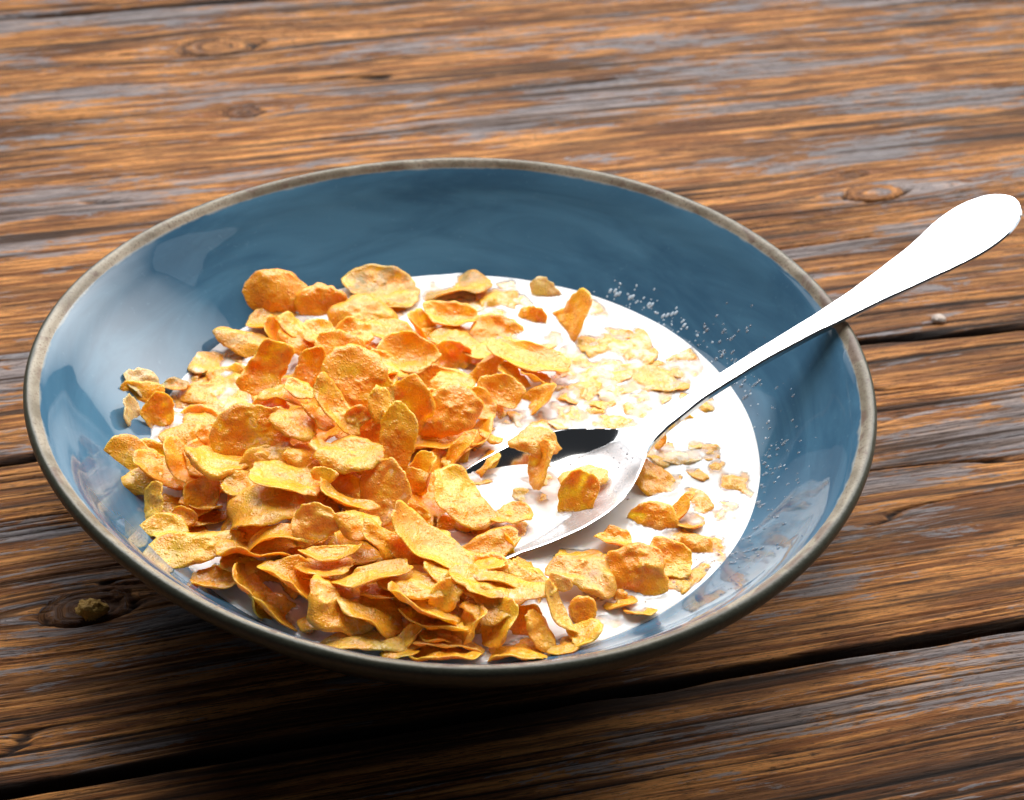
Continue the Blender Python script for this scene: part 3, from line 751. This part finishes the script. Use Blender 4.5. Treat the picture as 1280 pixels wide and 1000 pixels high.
F_(452, 655, 28, 18, -22, 0.50, 'ridged orange cornflake in two lobes below the window of milk', tone=.1, cy=-.5, bub=.6)
F_(483, 676, 32, 18, -48, 0.35, 'milk-tinged cornflake sloping toward the smooth crescent', tone=.15, milk=.15)
F_(512, 640, 10, 26, 80, 0.10, 'dark orange cornflake edge beside a milk streak', tone=.3, milk=.15)
F_(508, 598, 14, 24, 82, 0.12, 'pale orange cornflake edge below the tall golden oval', milk=.22)
# -- milk between heap and spoon
F_(535, 560, 28, 15, -10, 0, 'pale ringed cornflake under the milk right of the tall golden oval', milk=.6)
F_(575, 562, 27, 7, 54, 0.06, 'narrow curved cornflake strip beside the far rim of the spoon', cy=.7, q=.4, cut=0)
F_(614, 546, 13, 5, -24, 0.03, 'tiny cornflake sliver beside the far rim of the spoon', cut=0)
F_(529, 589, 25, 15, 78, 0.25, 'orange cornflake upright left of the spoon tip', tone=.25, cut=0)
F_(529, 622, 22, 12, 80, 0, 'soaked cornflake edge left of the pale oval by the spoon', milk=.35, sink=.06)
F_(578, 622, 43, 25, -36, 0.35, 'large pale yellow oval cornflake at the sunken tip of the spoon', tone=-.3, cx=.15, cy=.1, cut=1, bub=1.2)
F_(636, 643, 24, 13, -6, 0.15, 'brown square-ended cornflake in the milk of the spoon', tone=.35, cut=2, cy=.5)
F_(645, 662, 12, 8, 40, 0, 'small cornflake bit just below the brown square-ended one', milk=.3)
F_(606, 672, 32, 8, 4, 0, 'mushy milk-covered cornflake at the near side of the spoon tip', milk=.62)
F_(605, 706, 24, 6, 6, 0.03, 'slim cornflake floating below the spoon tip', cut=0)
F_(532, 678, 52, 18, -42, 0.55, 'big smooth orange crescent cornflake between heap and spoon', tone=-.05, cx=.55, cy=.55, cut=0, bub=.4, q=.55)
F_(508, 688, 14, 24, 70, 0.20, 'rounded brown cornflake edge left under the smooth crescent', tone=.3)
F_(598, 600, 14, 4, 5, 0, 'thin orange cornflake rim barely breaking the milk in the spoon', milk=.3, cut=0, sink=.0)
F_(664, 622, 6, 14, 75, 0, 'thin curved cornflake edge in the middle of the spoon milk', milk=.5, cut=0)
# -- in the spoon
F_(671, 548, 30, 18, -12, 1.05, 'saddle-shaped cornflake hanging over the far rim of the spoon', tone=.05, cx=-.5, cy=-.5, cut=2, pale=.1)
F_(676, 580, 26, 13, 72, 0.75, 'hanging lower lobe of cornflake inside the spoon', tone=0, pale=.1, cut=0, cy=.3)
F_(677, 597, 17, 7, 0, 0, 'soaked cornflake crumbs under the saddle-shaped one', milk=.4, sink=.05)
F_(722, 617, 30, 21, 68, 0.42, 'cupped golden cornflake resting at the right inside the spoon', tone=.15, cy=.55, cx=.4, cut=0, q=.6)
F_(727, 592, 27, 12, 8, 0.40, 'paler cornflake behind the cupped one in the spoon', tone=0, pale=.15, cut=0)
# -- front row
F_(462, 716, 44, 12, 12, 0.55, 'pale shelf-like cornflake jutting left at the front', tone=-.15, cut=1, cx=.2, q=.5)
F_(521, 722, 40, 13, -2, 0.40, 'golden cornflake with a spot of milk right of the pale shelf', tone=.05, milk=.12, cy=-.4)
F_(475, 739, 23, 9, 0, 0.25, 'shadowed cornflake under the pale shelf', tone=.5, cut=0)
F_(432, 757, 44, 27, -24, 0.35, 'large crinkled brown cornflake at the front left', tone=.45, bub=2.0, cut=1, cy=-.5, th=.12)
F_(395, 777, 20, 12, 20, 0.12, 'olive yellow corner of cornflake by the front milk', olive=.7, tone=-.3)
F_(470, 765, 38, 18, -28, 0.22, 'brown cornflake streaked with milk behind the front curl', tone=.5, milk=.15)
F_(457, 802, 58, 13, 2, 0.20, 'wide pale cornflake lying along the near rim at the left', tone=-.3, pale=.15, cut=1, cy=-.3, q=.4)
F_(512, 792, 24, 8, 52, 0.20, 'thin upturned cornflake edge at the right of the wide pale one', tone=-.2, q=.5)
F_(530, 757, 44, 11, -26, 0.60, 'long curled rim cornflake at the centre front', tone=.05, cx=.4, cy=.8, q=.55, cut=0)
F_(540, 778, 40, 8, -14, 0.40, 'slim cornflake lip below the long curled rim one', tone=.1, cx=.5, q=.4)
F_(560, 742, 22, 18, 60, 0.60, 'cupped cornflake at the right end of the long curled rim one', tone=0, cy=.7)
F_(560, 714, 34, 14, -30, 0.35, 'orange cornflake descending from the smooth crescent', tone=.1)
F_(632, 738, 52, 17, -8, 0.60, 'broad layered cornflake with frayed right end at the front', tone=.1, cx=.2, cy=-.4, cut=1, q=.5)
F_(603, 729, 38, 13, -18, 0.55, 'smooth cornflake overlapping the broad layered one', tone=.05)
F_(626, 722, 34, 8, -10, 0.50, 'ridge cornflake on the back of the broad layered one', tone=.1, cx=-.4, q=.4)
F_(617, 752, 38, 11, -6, 0.40, 'lower lip cornflake under the broad layered one', tone=.2)
F_(588, 778, 25, 12, 62, 0.40, 'upright cupped cornflake in the centre of the front row', tone=.1, cy=.6, cut=0)
F_(622, 781, 30, 17, 62, 0.40, 'oval cornflake leaning right in the front row', tone=.15, cy=.4, cut=0)
F_(655, 776, 20, 19, 30, 0.15, 'brown cornflake shaded behind the front row', tone=.5)
F_(677, 788, 23, 13, -62, 0.30, 'rounded golden cornflake left of the yellow stalk', tone=-.05, cy=-.5, cut=0)
F_(696, 756, 36, 8, -66, 0.55, 'twisted pale yellow stalk-like cornflake standing near the front rim', tone=-.5, pale=.2, cx=.7, cy=.5, cut=1, q=.45, bub=.5, milk=.08)
F_(700, 728, 9, 14, 70, 0.75, 'knob at the top of the yellow stalk-like cornflake', tone=-.4, pale=.3, cut=0, bub=.5)
F_(728, 793, 23, 12, 22, 0.22, 'yellow cornflake propped against the near rim below the stalk', tone=-.45, cut=1, bub=.6)
F_(706, 806, 22, 8, 12, 0.10, 'orange cornflake at the near rim left of the propped yellow one', tone=.1)
F_(640, 813, 33, 9, 2, 0.15, 'flat orange cornflake touching the near rim at the centre', tone=.1, cut=0)
F_(555, 802, 40, 8, -6, 0.20, 'pale crest cornflake at the near rim', tone=-.2, pale=.15, q=.4)
F_(557, 816, 36, 8, 2, 0.18, 'golden cornflake against the near rim under the pale crest', tone=-.05, cut=0)
F_(500, 813, 22, 8, 10, 0.12, 'small golden cornflake between the two pale rim ones', tone=.05)
F_(545, 793, 22, 8, -5, 0.15, 'shadowed cornflake behind the pale crest', tone=.5)
F_(663, 716, 26, 14, -20, 0.12, 'light orange cornflake left of the tan one in the right milk', tone=.0, milk=.1)
# -- right side of the milk
F_(725, 714, 39, 23, -12, 0.35, 'large tan bubbly cornflake between stalk and big golden one', tone=.1, pale=.12, cut=1, bub=1.5, cy=-.3)
F_(722, 696, 28, 8, -6, 0.02, 'yellow cornflake behind the large tan bubbly one', tone=-.25)
F_(748, 700, 20, 9, 0, 0.02, 'orange cornflake between the yellow one and the small bowl-shaped one', tone=.2)
F_(797, 716, 37, 30, -20, 0.38, 'big golden brown bubbly cornflake with a milk spot', tone=.2, cut=0, bub=2.0, cy=-.4, cx=-.3, milk=.12, th=.12)
F_(767, 671, 21, 10, -12, 0.22, 'small bowl-shaped cornflake below the near rim of the spoon', tone=.1, cy=.8, cut=1)
F_(835, 699, 29, 20, -28, 0.22, 'folded golden cornflake right of the big golden brown one', tone=.05, cy=.5, cx=.4)
F_(830, 722, 20, 8, -25, 0, 'soaked lower edge of the folded golden cornflake', milk=.3, sink=.04)
F_(871, 682, 19, 14, -20, 0.15, 'rounded cornflake near the right milk edge', tone=.2, cy=-.5, cut=0)
F_(893, 688, 17, 15, -40, 0, 'pinkish foamy cornflake at the right milk edge', milk=.5, tone=.4)
F_(876, 714, 20, 5, 48, 0, 'thin arc of cornflake round a milk pool near the right edge', milk=.28, cut=0, sink=.05)
F_(815, 647, 27, 23, -10, 0.22, 'orange brown cornflake just right of the spoon', tone=.25, cy=-.35, cx=-.3, cut=1, bub=1.3)
F_(846, 640, 26, 7, 50, 0.12, 'narrow ridge cornflake joined to the orange brown one', tone=.1, q=.5)
F_(858, 652, 20, 7, -4, 0.04, 'light cornflake tail floating right of the narrow ridge', tone=-.2, cut=1)
F_(868, 626, 15, 8, -25, 0, 'soaked cornflake above the light tail', milk=.35, tone=.2)
F_(820, 598, 28, 17, -24, 0.20, 'golden cornflake under the right shoulder of the spoon', tone=.1, cut=0, cy=-.3)
F_(818, 545, 20, 10, 62, 0.20, 'orange cornflake peeking out behind the spoon neck', tone=.15, cut=0)
F_(824, 567, 11, 12, -60, 0, 'small ring-like cornflake right of the spoon neck', milk=.3, tone=.2, sink=.04)
F_(850, 569, 20, 8, -8, 0, 'faint cornflake ring under the milk right of the spoon neck', milk=.85, sink=.0)
F_(889, 566, 9, 6, -20, 0, 'small orange crumb of cornflake near the right milk edge', milk=.4)
F_(895, 584, 7, 6, 0, 0, 'smallest orange cornflake fleck near the right milk edge', milk=.4)
F_(869, 591, 10, 4, -30, 0, 'tiny slanted cornflake fleck in the right milk', milk=.3)
F_(917, 607, 13, 15, 60, 0, 'speckled soaked cornflake nearest the right milk edge', milk=.5, tone=.2)
F_(855, 526, 11, 8, 0, 0.03, 'little golden cornflake alone right of the spoon handle', tone=-.2, cut=0)
F_(873, 500, 9, 14, 75, 0, 'pale cornflake half under the spoon handle', milk=.4)
F_(773, 752, 18, 5, 8, 0.02, 'thin curled cornflake floating below the big golden brown one', tone=.2, cut=0)
F_(775, 743, 8, 6, 0, 0.08, 'tiny brown curl on the thin floating cornflake', tone=.5)
F_(797, 763, 19, 4, -2, 0.02, 'thin straight cornflake lowest in the right milk', tone=.2, cut=1)
F_(729, 762, 16, 15, 70, 0.22, 'dark orange knobbly cornflake right of the yellow stalk', tone=.6, bub=2, cut=0, th=.15)
# -- soaked ones behind the spoon handle
F_(748, 437, 21, 12, -6, 0, 'ring of soaked cornflake behind the spoon near the far wall', milk=.42, tone=.1)
F_(782, 432, 24, 18, -50, 0, 'soaked cornflake right of the ring behind the spoon', milk=.55)
F_(775, 417, 14, 5, -10, 0, 'orange top edge of a sunken cornflake near the far wall', milk=.3)
F_(808, 441, 7, 9, 60, 0, 'small orange fleck between far wall and spoon handle', milk=.35)
F_(805, 472, 36, 11, -4, 0, 'long soaked cornflake nearest the upper edge of the spoon handle', milk=.38, sink=.05)
F_(758, 476, 30, 7, 14, 0, 'thin soaked cornflake left of the long one by the handle', milk=.45)
F_(856, 455, 15, 12, -30, 0, 'pale cornflake at the milk edge beside the handle', milk=.6, pale=.2)
F_(843, 481, 12, 7, 20, 0, 'small soaked cornflake touching the spoon handle', milk=.35)
F_(818, 493, 18, 9, 10, 0, 'faint soaked cornflake under the long one by the handle', milk=.6)
F_(781, 499, 24, 10, -10, 0, 'very pale cornflake under milk above the spoon neck', milk=.85)
F_(747, 497, 14, 8, -14, 0, 'golden cornflake tip in the milk above the spoon bowl', milk=.3)
F_(707, 492, 19, 9, -6, 0, 'pinkish soaked cornflake right of the one standing on edge', milk=.5)
F_(730, 493, 14, 7, 40, 0, 'yellow hooked cornflake rim in the milk above the spoon', milk=.35, cut=0)
F_(765, 527, 25, 7, 4, 0, 'flat orange cornflake touching the back of the spoon bowl', milk=.3)
F_(718, 519, 8, 10, 60, 0, 'tiny soaked cornflake fleck above the far rim of the spoon', milk=.5)
F_(700, 520, 16, 11, 0, 0, 'pale cornflake blot under milk above the far rim of the spoon', milk=.85)
F_(655, 377, 16, 8, 0, 0, 'faint pale cornflake under milk near the pointed tip', milk=.8)
F_(690, 452, 20, 12, 0, 0, 'faint cornflake shadow under milk right of the sharp tip', milk=.9)

for (x, y, a, b, an, m, lb) in (
    (722, 462, 16, 9, 20, .5, 'soaked piece left of the ring behind the spoon'),
    (735, 472, 20, 8, -10, .7, 'larger soaked piece left of the long one by the handle'),
    (795, 452, 14, 8, 10, .6, 'flat soaked piece between the fleck and the handle'),
    (765, 455, 17, 8, 0, .75, 'pale soaked piece just below the ring behind the spoon'),
    (828, 462, 12, 6, -20, .5, 'small soaked piece nearest the middle of the handle'),
    (700, 478, 14, 8, 10, .6, 'soaked piece right under the sharp tip'),
    (680, 527, 16, 8, 30, .55, 'soaked piece below the cornflake standing on edge'),
    (655, 527, 15, 8, -10, .7, 'pale soaked piece behind the saddle-shaped cornflake'),
    (742, 514, 12, 7, 0, .5, "soaked piece close above the spoon's far rim"),
    (800, 512, 13, 6, 0, .6, 'soaked piece touching the foot of the handle'),
    (778, 486, 16, 5, 20, .45, 'thin soaked piece above the very pale one'),
    (716, 440, 13, 9, 40, .7, 'pale soaked piece right of the sharp tip and above it'),
    (690, 428, 10, 8, 0, .6, 'round soaked piece under the milk-coated square-topped one'),
    (640, 356, 12, 5, 0, .7, 'thin soaked piece at the farthest milk edge by the pointed tip'),
    (610, 392, 16, 8, 0, .8, 'very pale soaked piece behind the round toasted one'),
    (545, 540, 10, 7, 20, .55, 'soaked piece against the tall golden oval'),
    (560, 548, 14, 7, 30, .7, 'soaked piece below the wrinkled brown dome'),
    (590, 560, 10, 5, 10, .6, 'soaked piece right beside the curved strip'),
    (655, 545, 10, 6, 0, .6, 'small soaked piece behind the far rim of the spoon'),
    (870, 555, 10, 6, 20, .7, 'pale soaked piece in the open milk right of the handle foot'),
    (905, 640, 12, 8, 0, .8, 'palest soaked piece low at the right milk edge'),
    (840, 600, 10, 6, 0, .6, 'soaked piece right of the one under the spoon shoulder'),
    (845, 665, 14, 7, 0, .5, 'soaked piece below the light tail'),
    (780, 690, 14, 7, 0, .6, 'soaked piece above the big golden brown cornflake'),
    (700, 700, 12, 6, 0, .5, 'soaked piece between spoon rim and the large tan cornflake'),
    (600, 690, 18, 6, 0, .6, 'long soaked piece under the sunken spoon tip'),
    (560, 700, 10, 6, 30, .7, "soaked piece against the smooth crescent's right end"),
    (545, 655, 14, 7, -30, .6, 'soaked piece inside the bend of the smooth crescent'),
    (560, 580, 8, 5, 0, .6, "tiny soaked piece left of the spoon's far rim"),
    (230, 470, 14, 8, 10, .6, 'soaked piece at the far left milk edge'),
    (305, 440, 14, 9, 0, .5, 'soaked piece under the greenish oval cornflake'),
    (247, 505, 18, 9, 0, .5, 'soaked piece above the curved one on the left'),
    (225, 560, 12, 8, 0, .5, 'soaked piece left of the orange sheet'),
    (300, 508, 14, 8, 0, .6, 'soaked piece below the bright yellow horned cornflake'),
    (260, 530, 14, 6, 10, .6, 'soaked piece in the milk pool left of the bubbly sheet'),
    (345, 775, 14, 6, 0, .5, 'soaked piece in the milk by the near left wall'),
    (385, 790, 14, 6, 0, .5, 'soaked piece left of the wide pale rim cornflake'),
    (755, 780, 16, 6, 10, .7, 'pale soaked piece by the near right wall'),
    (740, 745, 12, 7, 0, .6, 'soaked piece above the dark orange knobbly one'),
    (640, 692, 14, 5, 0, .6, 'soaked piece under the near rim of the spoon'),
    ):
    F_(x, y, a, b, an, 0, 'cornflake crumb, ' + lb, milk=m, tone=.1, group='soaked cornflake pieces drifting in the milk')

# ------------------------------------------------------------------ flakes buried in the heap
heap_n = 0
R = np.random.RandomState(4)
for k in range(700):
    if heap_n >= 105: break
    x, y = R.uniform(-9.3, 2.5), R.uniform(-8.6, 4.2)
    h = heap(x, y)
    if h < 0.34 or math.hypot(x, y) > 8.9: continue
    f = R.choice([0.25, 0.6, 0.9, 1.0])
    z = MILKZ - 0.05 + (h - 0.15) * f
    z = max(z, float(wall_z(math.hypot(x, y), np.array(math.atan2(y, x)))) + 0.1)
    C = np.array([x, y, z]); a = R.uniform(0, 6.3); tl = R.uniform(0.1, 0.6); ta = R.uniform(0, 6.3)
    n = np.array([math.sin(tl) * math.cos(ta), math.sin(tl) * math.sin(ta), math.cos(tl)])
    e1 = np.array([math.cos(a), math.sin(a), 0.0]); e1 -= n * np.dot(e1, n); e1 /= np.linalg.norm(e1); e2 = np.cross(n, e1)
    o = flake_mesh('cornflake', C, e1, e2, n, R.uniform(.7, 1.15), R.uniform(.5, .85), R.uniform(-.5, .7), R.uniform(-.7, .8), R.choice([0, 1, 2]), 900 + k, 1.0, size=(10, 36))
    o['tone'] = float(R.uniform(0, .6)); o['milk'] = 0.0; o['olive'] = 0.0; o['pale'] = 0.0
    tag(o, 'toasted cornflake half hidden under the others inside the heap', 'cornflake', 'cornflakes buried inside the heap')
    heap_n += 1

# ------------------------------------------------------------------ milk, rising a little round everything it touches
SPV = ring_.reshape(-1, 3)
allV = np.concatenate(BV + [SPV]); allF = np.concatenate(BF + [grid_faces(len(s1), SPN, wrap_v=True) + _off])
bvh = BVHTree.FromPolygons([tuple(v) for v in allV], [tuple(int(i) for i in f) for f in allF])
bvh2 = BVHTree.FromPolygons([tuple(v) for v in np.concatenate(AV)], [tuple(int(i) for i in f) for f in np.concatenate(AF)])
mr, ma = 210, 540
rw = wall_r(MILKZ) + 0.40
ur = np.linspace(0.0005, 1, mr) ** 0.62 * rw
ua = np.linspace(0, 2 * math.pi, ma, endpoint=False)
Rm = ur[:, None] * ov(ua[None], rw + 0 * ur[:, None])
mx, my = Rm * np.cos(ua), Rm * np.sin(ua)
men = np.zeros_like(mx)
for i in range(mr):
    for j in range(ma):
        q = bvh.find_nearest(Vector((mx[i, j], my[i, j], MILKZ)), 0.5)
        if q[0] is not None: men[i, j] = math.exp(-q[3] / 0.10)
mz = MILKZ + 0.075 * men + 0.012 * fbm(mx * 0.7, my * 0.7, 3, 2)
dw = (rw - ur)[:, None] + 0 * mx
mz = mz + 0.05 * np.exp(-np.abs(dw - 0.36) / 0.14) + 0.006 * vn(mx * .6, my * .6, 12)
thin = np.zeros_like(mx)
DOWN = Vector((0, 0, -1))
for i in range(mr):
    for j in range(ma):
        h_ = bvh2.ray_cast(Vector((mx[i, j], my[i, j], mz[i, j] + 0.003)), DOWN, 0.16)
        if h_[0] is not None: thin[i, j] = math.exp(-(h_[3] / 0.055) ** 1.5)
mo = mesh('milk', np.stack([mx, my, mz], -1).reshape(-1, 3), grid_faces(mr, ma, wrap_v=True), MILK, None, origin=(0, 0, MILKZ))
fattr(mo, 'thin', thin)
tag(mo, 'white milk pooled in the blue bowl around the cornflakes', 'milk')

# ------------------------------------------------------------------ drops, splashes and bubbles
def dome(c, n, t1, a, b, h, res=(5, 12)):
    t2 = np.cross(n, t1)
    nr, na = res
    ph = np.linspace(0.02, math.pi / 2 + .25, nr); th = np.linspace(0, 2 * math.pi, na, endpoint=False)
    Pp, T = np.meshgrid(ph, th, indexing='ij')
    x, y, z = np.sin(Pp) * np.cos(T) * a, np.sin(Pp) * np.sin(T) * b, np.cos(Pp) * h
    V = c + x[..., None] * t1 + y[..., None] * t2 + z[..., None] * n
    return V.reshape(-1, 3), grid_faces(nr, na, wrap_v=True)
def wall_frame(r, th):
    z = float(wall_z(r, np.array(th))); z2 = float(wall_z(r + .1, np.array(th)))
    rad = np.array([math.cos(th), math.sin(th), 0.0])
    t = rad * 0.1 + np.array([0, 0, z2 - z]); t /= np.linalg.norm(t)
    tang = np.array([-math.sin(th), math.cos(th), 0.0])
    n = np.cross(t, tang) * 1.0
    if n[2] < 0: n = -n
    return rad * r + np.array([0, 0, z]), n, t
def scatter(name, lab, cat, mat, specs):
    Vs, Fs, k = [], [], 0
    for s_ in specs:
        V, F = dome(*s_); Vs.append(V); Fs.append(F + k); k += len(V)
    c = np.concatenate(Vs).mean(0)
    return tag(mesh(name, np.concatenate(Vs), np.concatenate(Fs), mat, None, origin=tuple(c)), lab, cat, kind='stuff')
R = np.random.RandomState(21)
sp = []
while len(sp) < 170:
    th = math.radians(R.uniform(-38, 34)); d = abs(R.normal(0, 0.75)) + 0.05
    if d > 2.0: continue
    r = (8.85 + d) * float(ov(np.array(th), 9.2))
    c, n, t = wall_frame(r, th); s_ = R.uniform(0.020, 0.060) * (1.25 - d * .25)
    el = R.uniform(1, 1.3) if R.rand() < .88 else R.uniform(1.6, 2.6)
    sp.append((c, n, t, s_ * el, s_, s_ * .6))
scatter('milk_drops', 'fine watery drops clinging to the right inner wall of the bowl', 'drops', m_drop(), sp)
sp = []
for k in range(80):
    th = math.radians(R.choice([R.normal(50, 7), R.normal(38, 9), R.normal(8, 14)])); d = abs(R.normal(0, 0.35)) + 0.03
    r = (8.82 + d) * float(ov(np.array(th), 9.2)); c, n, t = wall_frame(r, th)
    a = R.uniform(0, 6.3); t = t * math.cos(a) + np.cross(n, t) * math.sin(a); s_ = R.uniform(0.015, 0.042)
    sp.append((c, n, t, s_ * R.uniform(1, 1.7), s_, s_ * .35))
for (dth, dr) in ((57, .28), (56, .33), (55.4, .24), (54.8, .3), (52.2, .3), (51.7, .36), (47.5, .35), (46.8, .38), (43, .25), (42.3, .33), (41.6, .42), (41, .5), (37.5, .34)):
    th = math.radians(dth); r = (8.82 + dr) * float(ov(np.array(th), 9.2)); c, n, t = wall_frame(r, th)
    sp.append((c, n, t, .10, .055, .018))
scatter('milk_splashes', 'white specks of splashed milk on the wall above the far right milk edge', 'splashes', m_splash(), sp)
sp = []
for (x, y, s_) in ((843, 729, .07), (846, 734, .05), (852, 733, .055), (857, 731, .045), (900, 705, .04), (884, 712, .04), (888, 716, .03), (807, 752, .03), (812, 748, .035),
                   (858, 725, .04), (866, 722, .03), (898, 693, .04), (893, 701, .03), (553, 566, .035), (550, 587, .035), (762, 622, .03), (838, 612, .03), (785, 624, .035)):
    c = unp(x, y, MILKZ + .02); sp.append((c, np.array([0, 0, 1.]), np.array([1., 0, 0]), s_, s_, s_ * .9))
for k in range(60):
    x, y = R.normal(880, 22), R.normal(705, 18)
    c = unp(x, y, MILKZ + .02)
    if math.hypot(c[0], c[1]) > 9: continue
    s_ = R.uniform(.012, .03); sp.append((c, np.array([0, 0, 1.]), np.array([1., 0, 0]), s_, s_, s_ * .9))
scatter('milk_bubbles', 'tiny bubbles on the milk along its right and front edge', 'bubbles', m_bubble(), sp)
# drops left on the bare steel inside the spoon
sp = []
for k in range(170):
    si = R.uniform(4.6, 7.0); tq = R.uniform(-.75, .75)
    i = int(np.searchsorted(s1, si)); j = int(np.searchsorted(tt, tq))
    p = topS[i, j]; e_a = topS[i + 1, j] - topS[i - 1, j]; e_b = topS[i, min(j + 1, NTT - 1)] - topS[i, j - 1]
    n = np.cross(e_a, e_b); n /= np.linalg.norm(n) + 1e-9
    if n[2] < 0: n = -n
    if p[2] < MILKZ + .06 or tq > .45: continue
    t1 = e_a / np.linalg.norm(e_a); s_ = R.uniform(.012, .04)
    sp.append((p, n, t1, s_, s_, s_ * .6))
scatter('spoon_drops', 'tiny milky drops on the bare steel inside the spoon', 'drops', m_drop(), sp)
